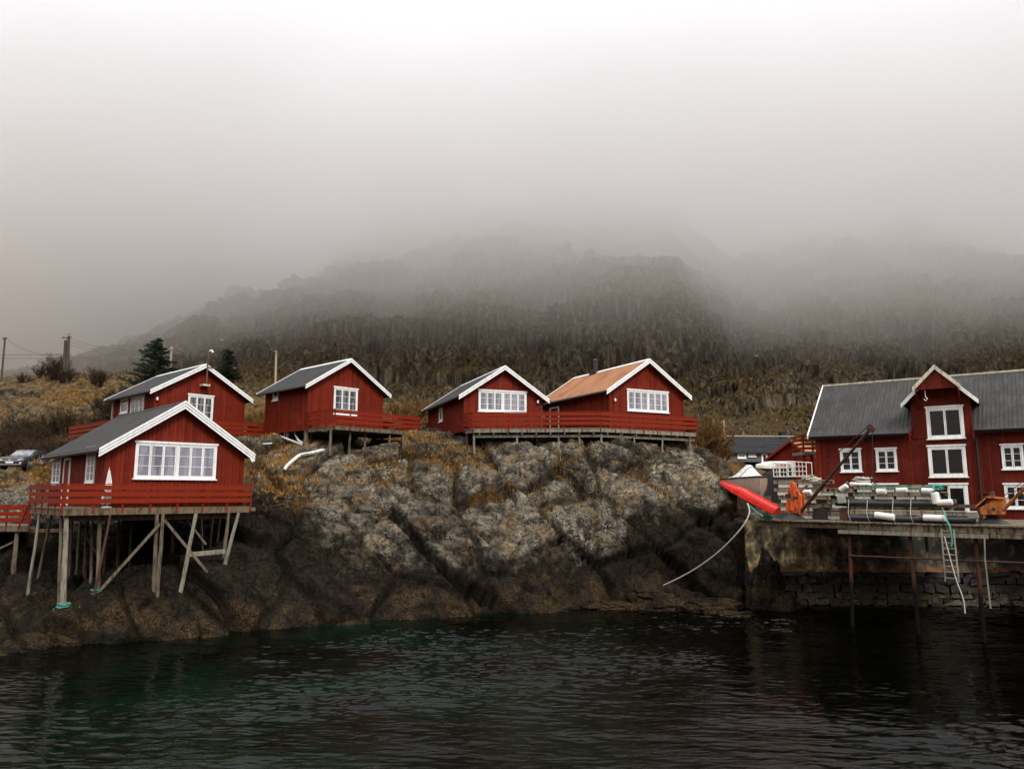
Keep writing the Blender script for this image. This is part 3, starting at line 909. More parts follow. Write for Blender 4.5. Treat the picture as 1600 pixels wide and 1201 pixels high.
# cabin left of centre
A3, P3 = R(46.6), (-13.02, 47.5)
d2, d1 = dirs(A3)
h3 = cabin('red cabin left of centre with a tiny square side window and short stilts', P3, A3, 5.8, 5.5, 10.0, 12.85, 14.68, M['roof_dark'], trims=2, trimw=.12, skirt=.1)
win_px(h3, P3, d2, frontT, 10.0, (521.5, 558.5, 605, 649), (3,), 3, M['glass_mid'], panel=.34)
win_px(h3, P3, d1, leftT, 10.0, (436, 428, 609, 625), (1,), 1, M['glass_dark'])
# cabin right of centre, smaller
A4, P4 = R(20.8), (-3.02, 47.0)
d2, d1 = dirs(A4)
h4 = cabin('smaller red cabin sharing the long terrace, just left of the tan-roofed one', P4, A4, 5.24, 9.0, 9.9, 12.15, 13.9, M['roof_dark'], trims=2, trimw=.13)
win_px(h4, P4, d2, frontT, 9.9, (747.5, 822, 610, 642), (3, 3), 3, M['glass_pale'])
sa, _ = plane_sz(P4, d1, 692.5, 640); sb, _ = plane_sz(P4, d1, 687.5, 640)
window(h4, leftT, min(sa, sb), max(sa, sb), .95, 1.8, (1,), 1, M['glass_mid'])
lamp_part(h4, frontT, 4.98, 1.95, M['white'])
# cabin with the tan roof
A5, P5 = R(27.7), (6.29, 48.0)
d2, d1 = dirs(A5)
h5 = cabin('red cabin with a rusty tan roof and a black flue above the long terrace', P5, A5, 6.07, 8.6, 9.9, 12.62, 14.62, M['roof_tan'], trims=2, trimw=.14)
win_px(h5, P5, d2, frontT, 9.9, (979, 1043, 609, 641), (3, 3), 3, M['glass_pale'])
sa, za = plane_sz(P5, d1, 873, 630); sb, _ = plane_sz(P5, d1, 861, 630)
door_part(h5, leftT, min(sa, sb), max(sa, sb), .02, 2.0)
star_part(h5, leftT, max(sa, sb) + .9, 1.75)
lamp_part(h5, frontT, .35, 2.0, M['white'])
m = MB(); m.tube([(3.03, 6.0, 4.4), (3.03, 6.0, 5.75)], .17, 14); m.tube([(3.03, 6.0, 5.74), (3.03, 6.0, 5.86)], [.23, .12], 14)
fl = m.build('flue', M['iron'], h5, True)
m = MB(); m.box(2.7, 3.35, 5.65, 6.35, 4.3, 4.9)
m.build('flue_base', M['black'], fl)

# ---------------------------------------------------------------- terraces: floor, railing, supports
def railing(root, pts, z, h=.98, posts=1.15, name='railing', nb=3, bw=.19, end_post=True):
    """pts: xy polyline of the rail; boards on the outside, balusters behind"""
    for a, b in zip(pts, pts[1:]):
        a, b = Vector((a[0], a[1], 0)), Vector((b[0], b[1], 0))
        d = (b - a).normalized()
        n = Vector((d.y, -d.x, 0))
        m = MB()
        m.beam(a + Zv * (z + h + .02) - d * .04, b + Zv * (z + h + .02) + d * .04, .14, .035)
        rl = m.build(name, M['red_rail'], root)
        for k in range(nb):
            zc = z + h - .12 - k * (h - .16) / nb * 1.04
            m = MB()
            # each board in lengths, butted and a touch uneven
            L_ = (b - a).length
            x = 0
            while x < L_ - .01:
                x2 = min(L_, x + random.uniform(3.2, 4.4))
                if L_ - x2 < 1: x2 = L_
                dz = random.uniform(-.006, .006)
                m.beam(a + d * (x + .003) + n * .045 + Zv * (zc + dz), a + d * (x2 - .003) + n * .045 + Zv * (zc + random.uniform(-.006, .006)), .028, bw)
                x = x2
            m.build('rail_board', M['red_rail'], rl)
        np_ = max(1, round((b - a).length / posts))
        for k in range(np_ + (1 if end_post else 0)):
            p = a + d * ((b - a).length * k / np_)
            m = MB()
            m.beam(p + Zv * (z - .22) - n * .006, p + Zv * (z + h) - n * .006, .045, .07, d)
            m.build('baluster', M['red_rail'], rl)
def terrace(label, poly, z, rails, joist_dir=None, group='timber terraces on stilts', fm=None, edge=.2):
    c = Vector((sum(p[0] for p in poly) / len(poly), sum(p[1] for p in poly) / len(poly), 0))
    root = empty('terrace', (0, 0, 0), 0, label, 'terrace', group)
    m = MB()
    m.prism(poly, lambda x, y, d: (x, y, d), z - .04, z)
    m.build('floor', fm or M['wood'], root)
    m = MB()
    for i in range(len(poly)):                                # rim joists set in under the floor
        a, b = Vector((*poly[i], 0)), Vector((*poly[(i + 1) % len(poly)], 0))
        a2, b2 = a.lerp(c, .012), b.lerp(c, .012)
        m.beam(a2 + Zv * (z - .044 - edge / 2), b2 + Zv * (z - .044 - edge / 2), .05, edge)
    m.build('rim_joist', fm or M['wood'], root)
    for r in rails:
        railing(root, r, z)
    return root
def ground_under(p):
    return ground_z(p.x, p.y)
def post_part(root, u0, v0, u1, v1, D, z_top, r=.075, mat=None, sq=False, name='post', D2=None):
    """a support whose head is at z_top and whose foot is sunk in the rock where the photo shows it"""
    a, e = ray(u0, v0)
    tp = Vector((a * D, D, z_top)); r *= .76
    D2 = D2 or D
    a2, _ = ray(u1, v1)
    ft = Vector((a2 * D2, D2, 0))
    ft.z = ground_under(ft) - .15
    m = MB()
    if sq:
        m.beam(tp, ft, r * 2, r * 2, Vector((0, 1, 0)))
    else:
        n_ = 5
        pts = [tp.lerp(ft, k / n_) + Vector((random.uniform(-.012, .012), 0, 0)) for k in range(n_ + 1)]
        m.tube(pts, [r * (1 + .06 * k) for k in range(n_ + 1)], 9, wob=.06)
    m.build(name, mat or M['wood'], root, not sq)
    return tp, ft
def bar_part(root, p, q, w_, mat=None, name='brace'):
    m = MB(); m.beam(p, q, w_, w_ * .8)
    m.build(name, mat or M['wood'], root)

def loc(P, ang, x, y):
    a, b = dirs(ang)
    return (P[0] + a[0] * x + b[0] * y, P[1] + a[1] * x + b[1] * y)
# terrace round the front left cabin
ZT = 5.29
fy = -.75
s_l, _ = plane_sz(loc(P1, A1, 0, fy), dirs(A1)[0], 97, 790)
s_r, _ = plane_sz(loc(P1, A1, 0, fy), dirs(A1)[0], 391, 790)
s_b, _ = plane_sz(loc(P1, A1, s_l, 0), dirs(A1)[1], 47, 780)
a_, b_, c_, e_ = loc(P1, A1, s_l, fy), loc(P1, A1, s_r, fy), loc(P1, A1, s_r, 1.0), loc(P1, A1, s_l, s_b)
f_, g_ = loc(P1, A1, -.03, s_b), loc(P1, A1, -.03, -.03)
t1 = terrace('red railed terrace on tall leaning stilts round the large front left cabin', [a_, b_, c_, loc(P1, A1, 6.24, 1.0), loc(P1, A1, 6.24, -.03), g_, f_, e_], ZT, [[e_, a_, b_, c_]], edge=.24, fm=M['wood_warm'])
zt = ZT - .28
for (u0, v0, u1, v1, D, r, mt) in ((103.7, 812, 97.6, 960, 31.1, .12, 'wood_grey'), (95, 812, 92, 955, 31.5, .075, 'wood'), (61.7, 809, 44, 914, 33.6, .07, 'wood_grey'), (78.7, 834, 59, 895, 35.2, .07, 'wood'),
                               (124.7, 825, 120, 897, 36.4, .09, 'wood'), (135, 827, 132.5, 896, 36, .10, 'wood_brown'), (144, 813, 141, 918, 33.6, .07, 'wood'), (155, 813, 151, 947, 32.2, .10, 'wood'),
                               (244, 819, 240, 929, 33.2, .10, 'wood'), (254.6, 808, 246.7, 908, 33.0, .09, 'wood'), (305.8, 807, 282, 921, 33.4, .10, 'wood_grey'), (313.6, 809, 317.6, 855, 38.5, .06, 'wood_grey'),
                               (333, 808, 328, 855, 39, .06, 'wood_brown'), (112, 815, 108, 905, 35.0, .07, 'wood'), (186, 812, 184, 890, 38.0, .08, 'wood_brown'), (205, 812, 203, 880, 39.0, .08, 'wood'), (165, 812, 162, 900, 36.5, .07, 'wood_brown'), (270, 812, 268, 880, 38.5, .08, 'wood_brown'), (344, 806, 338, 850, 38.0, .06, 'wood'), (357, 808, 348, 887, 35.4, .09, 'wood'), (372.7, 803, 347.8, 910, 34.6, .09, 'wood_grey')):
    post_part(t1, u0, v0, u1, v1, D, zt, r, M[mt])
post_part(t1, 172, 808, 147, 922, 32.0, zt, .06, M['rust'], name='brace')
bar_part(t1, at(250, 818, 33.1), at(157, 921, 32.3), .15)
bar_part(t1, at(257, 812, 33.2), at(336, 908, 34.0), .13)
bar_part(t1, at(288, 806, 35.2), at(322, 850, 35.6), .11)
bar_part(t1, at(128, 826, 35.6), at(160, 880, 36.0), .10)
bar_part(t1, at(295, 866, 33.6), at(351, 861, 34.7), .22, M['wood_grey'])
m = MB()
for k in range(9):                                            # joist ends and cross bearers under the floor
    y = -.55 + k * .9
    pa, pb = loc(P1, A1, s_l + .1, y), loc(P1, A1, (6.6 if y < 1 else 0), y)
    if y < s_b - .2:
        m.beam(Vector((*pa, ZT - .14)), Vector((*pb, ZT - .14)), .07, .18)
m.build('joist', M['wood'], t1)
m = MB()
pa, pb = loc(P1, A1, s_l + .3, -.2), loc(P1, A1, s_r - .2, -.2)
m.beam(Vector((*pa, ZT - .42)), Vector((*pb, ZT - .42)), .16, .26)
m.build('bearer', M['wood_brown'], t1)
m = MB()
pa, pb = loc(P1, A1, -.1, .1), loc(P1, A1, 6.2, .1)
for yy_ in (.3, 3.0, 5.8, 8.5):
    pa, pb = loc(P1, A1, -.1, yy_), loc(P1, A1, 6.2, yy_)
    m.beam(Vector((*pa, ZT - .36)), Vector((*pb, ZT - .36)), .16, .3)
m.build('bearer', M['wood_brown'], t1)

# lower walkway at the left edge
pl = [tuple(at(45, 822, 36.0)[:2]), tuple(at(-230, 822, 37.5)[:2]), tuple(at(-230, 822, 41)[:2]), tuple(at(45, 822, 39)[:2])]
ZW = at(45, 822, 36).z
t0 = terrace('low red railed walkway at the left edge, below the large cabin terrace', pl, ZW, [[pl[1], pl[0]], [pl[0], pl[3]]])
post_part(t0, 27, 832, 20, 900, 36.3, ZW - .25, .13, M['wood'])
post_part(t0, -90, 832, -100, 900, 37, ZW - .25, .12, M['wood'])
bar_part(t0, at(43, 790, 35.9), at(28, 826, 35.9), .07, M['red_rail'])
bar_part(t0, at(-20, 866, 36.4), at(24, 845, 36.4), .1)
bar_part(t0, at(-60, 830, 36.4), at(132, 828, 36.8), .2, M['wood_brown'], 'bearer')

# terrace of the cabin behind
ZT2 = 9.6
s_r, _ = plane_sz(loc(P2, A2, 0, -1.3), dirs(A2)[0], 412, 660)
s_b, _ = plane_sz(loc(P2, A2, -1.3, 0), dirs(A2)[1], 110, 660)
q = [loc(P2, A2, -1.3, s_b), loc(P2, A2, -1.3, -1.3), loc(P2, A2, s_r, -1.3), loc(P2, A2, s_r, .8)]
t2 = terrace('red railed terrace of the back left cabin, half hidden by the grey roof in front', [q[0], q[1], q[2], q[3], loc(P2, A2, 6.1, .8), loc(P2, A2, 6.1, -.04), loc(P2, A2, -.04, -.04), loc(P2, A2, -.04, s_b)], ZT2, [q])
for x_ in (-1.0, 1.4, 3.8, 6.2, s_r - .3):
    p_ = Vector((*loc(P2, A2, x_, -1.1), 0))
    m = MB(); m.tube([p_ + Zv * (ZT2 - .24), p_ + Zv * (ground_under(p_) - .2)], .08, 8)
    m.build('post', M['wood'], t2)
for x_, y_ in ((.2, .3), (5.8, .3), (5.8, 6.4), (.2, 3.4), (.2, 6.5), (5.8, 3.3)):
    p_ = Vector((*loc(P2, A2, x_, y_), 0))
    m = MB(); m.tube([Vector((x_, y_, -.1)), Vector((x_, y_, ground_under(p_) - ZT2 - .3))], .12, 8)
    m.build('post', M['wood'], h2)

# terrace of the cabin left of centre
ZT3 = 9.98
c0 = loc(P3, A3, 0, 0); c1 = loc(P3, A3, 0, -3.1)
s_r, _ = plane_sz(c1, dirs(A3)[0], 656, 660)
c2 = loc(P3, A3, s_r, -3.1); c3 = loc(P3, A3, s_r, 1.6)
t3 = terrace('red railed terrace on short stilts in front of the cabin left of centre', [c1, c2, c3, loc(P3, A3, 5.85, 1.6), loc(P3, A3, 5.85, -.04), loc(P3, A3, 0, -.04)], ZT3, [[loc(P3, A3, 0, -.1), c1, c2, c3]])
for (u0, u1, vb, D, r) in ((517, 515, 707, 45.6, .10), (547, 545.5, 701, 46.6, .09), (570, 570, 696, 47.6, .08), (609, 608, 690, 48.6, .08), (632, 632, 687, 49.6, .09), (530, 530, 694, 49, .09), (598, 598, 690, 51, .09)):
    post_part(t3, u0, 676, u1, vb, D, ZT3 - .24, r, M['wood'])
bar_part(t3, at(503, 672.5, 45.9), at(645, 680, 50.0), .14, M['wood'], 'bearer')
for (u0, u1, vb, D, r) in ((420, 420, 694, 50.6, .13), (447.5, 448, 696, 49.3, .12), (476, 476, 696, 47.7, .17), (486, 486, 694, 48.6, .07)):
    a, _ = ray(u0, 690)
    p_ = Vector((a * D, D, 0)); g = ground_under(p_) - .2
    # child of the cabin: local coordinates
    dx_, dy_ = p_.x - P3[0], p_.y - P3[1]
    a2, b2 = dirs(A3)
    lx, ly = dx_ * a2[0] + dy_ * a2[1], dx_ * b2[0] + dy_ * b2[1]
    lx = max(lx, .15)
    m = MB(); m.tube([(lx, ly, -.08), (lx, ly, g - 10.0)], r, 9, wob=.05)
    m.build('post', M['wood'], h3, True)
m = MB()
for yy_ in (.2, 2.7, 5.2):
    m.box(0, 5.8, yy_, yy_ + .15, -.34, -.11)
m.build('bearer', M['wood'], h3)
for x_, y_ in ((5.5, .3), (5.5, 5.2), (.3, 5.2)):
    p_ = Vector((*loc(P3, A3, x_, y_), 0))
    m = MB(); m.tube([(x_, y_, -.1), (x_, y_, ground_under(p_) - 10.2)], .12, 8)
    m.build('post', M['wood'], h3)

# long shared terrace
ZT4 = 9.86
k0 = loc(P4, A4, -.02, -.05); k1 = tuple(atz(738, 669.5, ZT4)[:2]); k2 = tuple(atz(939, 668.2, ZT4)[:2]); k3 = tuple(atz(1089, 676, ZT4)[:2])
k4 = loc(P5, A5, 6.9, 1.0)
t4 = terrace('long red railed terrace on white stilts shared by the two right hand cabins', [k0, k1, k2, k3, k4, loc(P5, A5, 6.12, 1.0), loc(P5, A5, 6.12, -.04), loc(P5, A5, -.04, -.04), loc(P5, A5, -.04, 4.0), loc(P4, A4, 5.3, 3.5), loc(P4, A4, 5.3, -.04)], ZT4, [[k0, k1, k2, k3, k4]], fm=M['wood_grey'])
for (u0, u1, vb, r) in ((740, 741, 722, .075), (808, 808, 715.5, .07), (873, 873, 711, .06), (905.5, 905.5, 707, .06), (939.5, 940, 708, .07), (969, 970, 709, .06), (991, 991, 704, .06), (1035, 1035, 714, .07), (1078, 1079, 719, .06)):
    a, _ = ray(u0, 690)
    # the head sits just inside the front edge
    if u0 < 939:
        A, B = Vector((*k1, 0)), Vector((*k2, 0))
    else:
        A, B = Vector((*k2, 0)), Vector((*k3, 0))
    s_, _ = plane_sz(A, (B - A).normalized(), u0, 690)
    D = A.y + (B - A).normalized().y * s_ + .25
    post_part(t4, u0, 690, u1, vb, D, ZT4 - .24, r, M['wood_grey'])
def inset(p, q, dz, w_, h_, mat, nm='bearer', off=.28):
    p, q = Vector((*p, ZT4 + dz)), Vector((*q, ZT4 + dz))
    d = (q - p).normalized(); n = Vector((-d.y, d.x, 0))
    m = MB(); m.beam(p + n * off, q + n * off, w_, h_)
    m.build(nm, mat, t4)
inset(k1, k2, -.46, .12, .16, M['wood_grey'])
inset(k2, k3, -.46, .12, .16, M['wood_grey'])
for i in range(16):
    t_ = (i + .5) / 16
    A, B = (Vector((*k1, 0)), Vector((*k2, 0))) if i < 9 else (Vector((*k2, 0)), Vector((*k3, 0)))
    f = t_ * 16 / 9 if i < 9 else (i - 9 + .5) / 7
    p_ = A.lerp(B, f); d = (B - A).normalized(); n = Vector((-d.y, d.x, 0))
    m = MB(); m.beam(p_ + n * .06 + Zv * (ZT4 - .31), p_ + n * 2.2 + Zv * (ZT4 - .31), .07, .13)
    m.build('joist', M['wood_grey'], t4)
for P_, A_n, hh, z_, W_, L_ in ((P4, A4, h4, 9.9, 5.24, 9.0), (P5, A5, h5, 9.9, 6.07, 8.6)):
    for x_ in (.3, W_ / 2, W_ - .3):
        for y_ in (.3, L_ / 2, L_ - .3):
            p_ = Vector((*loc(P_, A_n, x_, y_), 0))
            g = ground_under(p_) - z_ - .2
            if g < -.15:
                m = MB(); m.tube([(x_, y_, -.1), (x_, y_, g)], .1, 8)
                m.build('post', M['wood'], hh)

# ================================================================ warehouse on the quay
def yaw_dir(vp):
    a, _ = ray(vp, 770)
    n = math.hypot(a, 1)
    return (-a / n, -1 / n)
WD = yaw_dir(-840)                     # along the wall, to the right and towards the camera
AW = math.atan2(WD[1], WD[0])
a_, _ = ray(1283, 808)
PW = (a_ * 44.0, 44.0)
ZQ = 4.64
dW, nW = dirs(AW)                      # nW points away from the camera
LW, WW = 22.0, 8.0
_, eW = plane_sz(PW, dW, 1290, 674)
eW = eW - ZQ
rW = eW + 3.15
wh = empty('warehouse', (PW[0], PW[1], ZQ), AW, 'long red wooden warehouse with a grey corrugated roof and white glazed loading bays', 'warehouse')
def wallpts(u, v):
    s, z = plane_sz(PW, dW, u, v)
    return s, z - ZQ
m = MB()
m.prism([(0, -.1), (WW, -.1), (WW, eW), (WW / 2, rW), (0, eW)], lambda y, z, d: (d, y, z), 0, LW)
x = 0
while x < LW:
    m.box(x + .02, x + .105, -.02, .004, -.1, eW)
    x += .13
m.build('wall', M['red2'], wh)
m = MB(); m.box(-.06, .22, -.06, -.021, -.1, eW)
m.build('corner_board', M['red'], wh)
# corrugated roof as folded sheet
def rib_roof(x0, x1, y0, z0, y1, z1, pitch=.19, amp=.022, th=.02):
    m = MB()
    n = int((x1 - x0) / pitch)
    prof = []
    for i in range(n + 1):
        xx = x0 + (x1 - x0) * i / n
        pz = (x1 - x0) / n
        for f, h_ in ((0, 0), (.28, 0), (.42, 1), (.72, 1), (.86, 0)):
            if i < n or f == 0:
                prof.append((xx + f * pz, h_ * amp))
    d = Vector((0, y1 - y0, z1 - z0)).normalized(); nn = Vector((0, -d.z, d.y))
    if nn.z < 0: nn = -nn
    k = len(prof)
    vs = []
    for (yy_, zz_) in ((y0, z0), (y1, z1)):
        for sx_, h_ in prof:
            vs.append(Vector((sx_, yy_, zz_)) + nn * h_)
    for (yy_, zz_) in ((y0, z0), (y1, z1)):
        for sx_, h_ in prof:
            vs.append(Vector((sx_, yy_, zz_)) + nn * (h_ - th))
    fs = []
    for i in range(k - 1):
        fs += [(i, i + 1, k + i + 1, k + i), (2 * k + i, 3 * k + i, 3 * k + i + 1, 2 * k + i + 1)]
        fs += [(i, 2 * k + i, 2 * k + i + 1, i + 1), (k + i, k + i + 1, 3 * k + i + 1, 3 * k + i)]
    fs += [(0, k, 3 * k, 2 * k), (k - 1, 3 * k - 1, 4 * k - 1, 2 * k - 1)]
    m.add(vs, fs)
    return m
slW = (rW - eW) / (WW / 2)
oh = .42
sdA, _ = wallpts(1427, 690); sdB, _ = wallpts(1521, 690)
mr_ = rib_roof(-.35, sdA - .02, -oh, eW - slW * oh + .07, WW / 2, rW + .07)
mr_.add(*(lambda q: (q.v, q.f))(rib_roof(sdB + .02, LW + .3, -oh, eW - slW * oh + .07, WW / 2, rW + .07)))
mr_.add(*(lambda q: (q.v, q.f))(rib_roof(-.35, LW + .3, WW + oh, eW - slW * oh + .07, WW / 2, rW + .07)))
ro = mr_.build('roof', M['roof_corr'], wh)
for s_ in (-1, 1):                     # the main slope again above the dormer's valleys
    m = MB()
    apx = sdA + (sdB - sdA) / 2
    zt2 = wallpts(1464, 578)[1] - .05
    yv = lambda dx: min(WW / 2 - .02, max(-.1, (zt2 - 1.02 * dx - eW) / slW - .05))
    pts_ = [(0, yv(0)), (.5, yv(.5)), (1.0, yv(1.0)), ((sdB - sdA) / 2 + .02, yv((sdB - sdA) / 2 + .02))]
    n_ = len(pts_)
    lo = [Vector((apx + s_ * dx, y, eW + slW * y + .075)) for dx, y in pts_] ; hi = [Vector((apx + s_ * dx, WW / 2, rW + .075)) for dx, y in pts_]
    vs = lo + hi + [v + Vector((0, 0, -.05)) for v in lo + hi]
    fs = []
    for i in range(n_ - 1):
        fs += [(i, i + 1, n_ + i + 1, n_ + i), (2 * n_ + i, 3 * n_ + i, 3 * n_ + i + 1, 2 * n_ + i + 1)]
    m.add(vs, fs)
    m.build('valley_sheet', M['roof_corr'], ro)
m = MB(); m.prism([(WW / 2 - .13, rW + .11 - slW * .13), (WW / 2, rW + .12), (WW / 2 + .13, rW + .11 - slW * .13), (WW / 2 + .12, rW + .13 - slW * .12), (WW / 2, rW + .145), (WW / 2 - .12, rW + .13 - slW * .12)], lambda y, z, d: (d, y, z), -.36, LW + .3)
m.build('ridge_cap', M['wood_grey'], ro)
m = MB(); m.prism([(-oh - .02, eW - slW * oh - .1), (WW / 2, rW - .1), (WW / 2, rW + .13), (-oh - .02, eW - slW * oh + .13)], lambda y, z, d: (d, y, z), -.42, -.36)
m.build('bargeboard', M['white'], wh)
m = MB(); m.prism([(WW + oh, eW - slW * oh - .1), (WW / 2 + .003, rW - .1), (WW / 2 + .003, rW + .13), (WW + oh, eW - slW * oh + .13)], lambda y, z, d: (d, y, z), -.42, -.36)
m.build('bargeboard', M['white'], wh)
sd0, _ = wallpts(1427, 690); sd1, _ = wallpts(1521, 690)
for x0_, x1_ in ((-.3, sd0 - .05), (sd1 + .05, LW + .2)):
    m = MB(); m.tube([(x0_, -oh - .07, eW - slW * oh + .02), (x1_, -oh - .07, eW - slW * oh)], .075, 8); m.box(x0_, x1_, -oh + .02, -oh + .05, eW - slW * oh - .12, eW - slW * oh + .03)
    m.build('gutter', M['black'], wh)
sp, _ = wallpts(1531, 740)
m = MB(); m.tube([(sp, -oh - .07, eW - .35), (sp, -.16, eW - .7), (sp, -.12, .9), (sp, -.12, .02)], .06, 8)
m.build('drainpipe', M['iron'], wh)
_, zl = wallpts(1531, 769)
m = MB(); m.box(sd1 + .05, sp + .25, -.09, -.022, zl - .06, zl + .08)
m.build('ledge', M['red'], wh)
def wwin(u0, u1, vt, vb, units, rows, pane, **kw):
    s0, z1_ = wallpts(u0, vt); s1, _ = wallpts(u1, vt); _, z0_ = wallpts(u0, vb)
    o_ = kw.pop('off', 0)
    return window(wh, lambda s, z, o: (s, -o - o_, z), s0, s1, z0_, z1_, units, rows, pane, **kw)
wwin(1312.5, 1345, 703, 737, (2,), 3, M['glass_dark'])
wwin(1368, 1400.5, 702, 736, (2,), 3, M['glass_dark'])
wwin(1370, 1403, 757, 792, (2,), 3, M['glass_dark'])
wwin(1563.5, 1598, 696, 733, (2,), 3, M['glass_dark'])
wwin(1568.5, 1604, 757, 794, (2,), 3, M['glass_dark'])
wwin(1700, 1738, 690, 733, (2,), 3, M['glass_dark'])
wwin(1446.5, 1504.5, 638, 686, (2,), 1, M['glass_dark'], cas=.13, off=.066)
wwin(1449.5, 1508.5, 698, 745, (2,), 1, M['glass_dark'], cas=.13, off=.066)
wwin(1453, 1512, 757, 803, (2,), 1, M['glass_dark'], cas=.15, off=.066)
# gabled loading dormer above the bays
_, ze_d = wallpts(1420, 641); sa_, za_ = wallpts(1464, 578)
sc_ = (sd0 + sd1) / 2
hw = (sd1 - sd0) / 2
apex = za_ - .05
sl_d = 1.02
eD = apex - sl_d * hw
m = MB()
m.prism([(sc_ - hw, eW - .6), (sc_ + hw, eW - .6), (sc_ + hw, eD), (sc_, apex), (sc_ - hw, eD)], lambda x, z, d: (x, d, z), -.045, WW / 2)
x = sc_ - hw
while x < sc_ + hw - .05:
    ze_ = apex - sl_d * max(abs(x + .02 - sc_), abs(x + .105 - sc_))
    m.box(x + .02, x + .105, -.065, -.044, eW - .6, ze_)
    x += .13
do = m.build('dormer', M['red2'], wh)
for s_ in (-1, 1):
    m = MB()
    ov = .38
    top = .10
    poly = [(sc_, apex + .02), (sc_ + s_ * (hw + ov), apex + .02 - sl_d * (hw + ov)), (sc_ + s_ * (hw + ov), apex + top - sl_d * (hw + ov)), (sc_, apex + top)]
    m.prism(poly, lambda x, z, d: (x, d, z), -.40, WW / 2)
    m.build('dormer_roof', M['roof_grey'], do)
    m = MB()
    poly = [(sc_ + s_ * .9, apex - .10 - sl_d * .9), (sc_ + s_ * (hw + ov + .04), apex - .10 - sl_d * (hw + ov + .04)), (sc_ + s_ * (hw + ov + .04), apex + .15 - sl_d * (hw + ov + .04)), (sc_ + s_ * .9, apex + .15 - sl_d * .9)]
    m.prism(poly, lambda x, z, d: (x, d, z), -.45, -.40)
    m.build('bargeboard', M['white'], do)
    # hood that shelters the hoist, further forward
    m = MB()
    hh_ = 1.08
    poly = [(sc_, apex + .11), (sc_ + s_ * hh_, apex + .11 - sl_d * hh_), (sc_ + s_ * hh_, apex + .19 - sl_d * hh_), (sc_, apex + .19)]
    m.prism(poly, lambda x, z, d: (x, d, z), -1.05, .4)
    m.build('hood_roof', M['white_old'], do)
    m = MB()
    poly = [(sc_ + s_ * .002, apex - .04), (sc_ + s_ * (hh_ + .03), apex - .04 - sl_d * (hh_ + .03)), (sc_ + s_ * (hh_ + .03), apex + .21 - sl_d * (hh_ + .03)), (sc_ + s_ * .002, apex + .21)]
    m.prism(poly, lambda x, z, d: (x, d, z), -1.11, -1.05)
    m.build('bargeboard', M['white_old'], do)
    m = MB(); m.beam((sc_ + s_ * .98, -.05, apex - 2.0), (sc_ + s_ * .98, -.95, apex - 1.12), .08, .08)
    m.build('bracket', M['red'], do)
m = MB()
m.prism([(sc_ - 1.0, apex - 1.08), (sc_ + 1.0, apex - 1.08), (sc_ + 1.0, apex - 1.0), (sc_, apex + .02), (sc_ - 1.0, apex - 1.0)], lambda x, z, d: (x, d, z), -.98, -.90)
m.build('hood_panel', M['red2'], do)
m = MB(); m.tube([(sc_ - .55, -.85, apex - 1.1), (sc_ - .55, -.85, apex - 1.45)], .02, 6); m.tube([(sc_ - .55, -.85, apex - 1.45), (sc_ - .46, -.85, apex - 1.58), (sc_ - .55, -.85, apex - 1.68), (sc_ - .63, -.85, apex - 1.58)], .028, 6)
m.build('hoist_hook', M['foam'], do)
for s_ in (sd0 - .12, sd1 + .02):
    m = MB(); m.box(s_, s_ + .1, -.62, -.02, eW - .45, eW - .33); m.box(s_ + .02, s_ + .08, -.62, -.56, eW - .75, eW - .0)
    m.build('bracket', M['red'], wh)

# ---------------------------------------------------------------- quay
E0 = atz(1182, 811, ZQ)
def Q(s, o, z=0.0):
    """point on the quay: s along the edge from its left end, o inland from the edge, z above the planks"""
    return Vector((E0.x + QD[0] * s + QN[0] * o, E0.y + QD[1] * s + QN[1] * o, ZQ + z))
E1 = atz(1600, 821.5, ZQ)
qa = math.atan2(E1.y - E0.y, E1.x - E0.x)
QD, QN = dirs(qa)
QL = 20.0
def qs(u, v=815, o=0.0):
    """s of a photo column on the line o inland of the edge"""
    p = Q(0, o)
    return plane_sz(p, QD, u, v)[0]
def qz(u, v, o):
    return plane_sz(Q(0, o), QD, u, v)[1] - ZQ
qy = empty('timber_quay', tuple(Q(0, 0)), qa, 'old quay of rotting planks on rusty piles in front of the warehouse', 'quay')
m = MB()
random.seed(5)
x = 0
while x < QL:                                # planks at right angles to the edge, ragged ends
    w_ = random.uniform(.17, .23)
    m.box(x, x + w_ - .012, random.uniform(-.10, .02), 8.6, -.07, random.uniform(-.012, .004))
    x += w_
m.build('planking', M['plank'], qy)
for k, (x0, x1, y0, zt_, h_, mt) in enumerate(((-.05, 4.3, .10, -.08, .24, 'wood_brown'), (4.31, 11.2, .06, -.08, .27, 'plank'), (11.22, QL, .10, -.08, .25, 'wood_brown'), (3.9, 9.8, .0, -.37, .17, 'wood_grey'), (9.85, 14.2, .02, -.36, .15, 'plank'), (11.5, QL, .10, -.53, .22, 'wood_grey'))):
    m = MB(); m.box(x0, x1, y0, y0 + .16, zt_ - h_, zt_)
    m.build('fascia_beam', M[mt], qy)
for y in (1.6, 3.4, 5.4):
    m = MB(); m.box(0, QL, y, y + .2, -.4, -.075)
    m.build('bearer', M['wood_brown'], qy)
tp_ = NT('tidal_steel')
z_ = tp_.sep(tp_.coord())[2]
n_ = tp_.noise(3, 5, .65)
c_ = tp_.mix(n_, (.03, .012, .008), (.095, .036, .02))
c_ = tp_.mix(tp_.ramp(tp_.math('ADD', tp_.math('DIVIDE', z_, -5.0), tp_.math('MULTIPLY', tp_.math('SUBTRACT', n_, .5), .3)), [(.46, 0), (.58, 1)]), c_, (.004, .0035, .003))
PILE = tp_.set(c_, .85, spec=.12)
for u, ub in ((1322, 1322), (1416, 1428), (1519, 1528), (1640, 1650)):
    s0, s1 = qs(u), qs(ub, 930)
    m = MB(); m.tube([(s0, .35, -.36), (s1, .35, -ZQ - 2.2)], .085, 8)
    m.build('pile', PILE, qy)
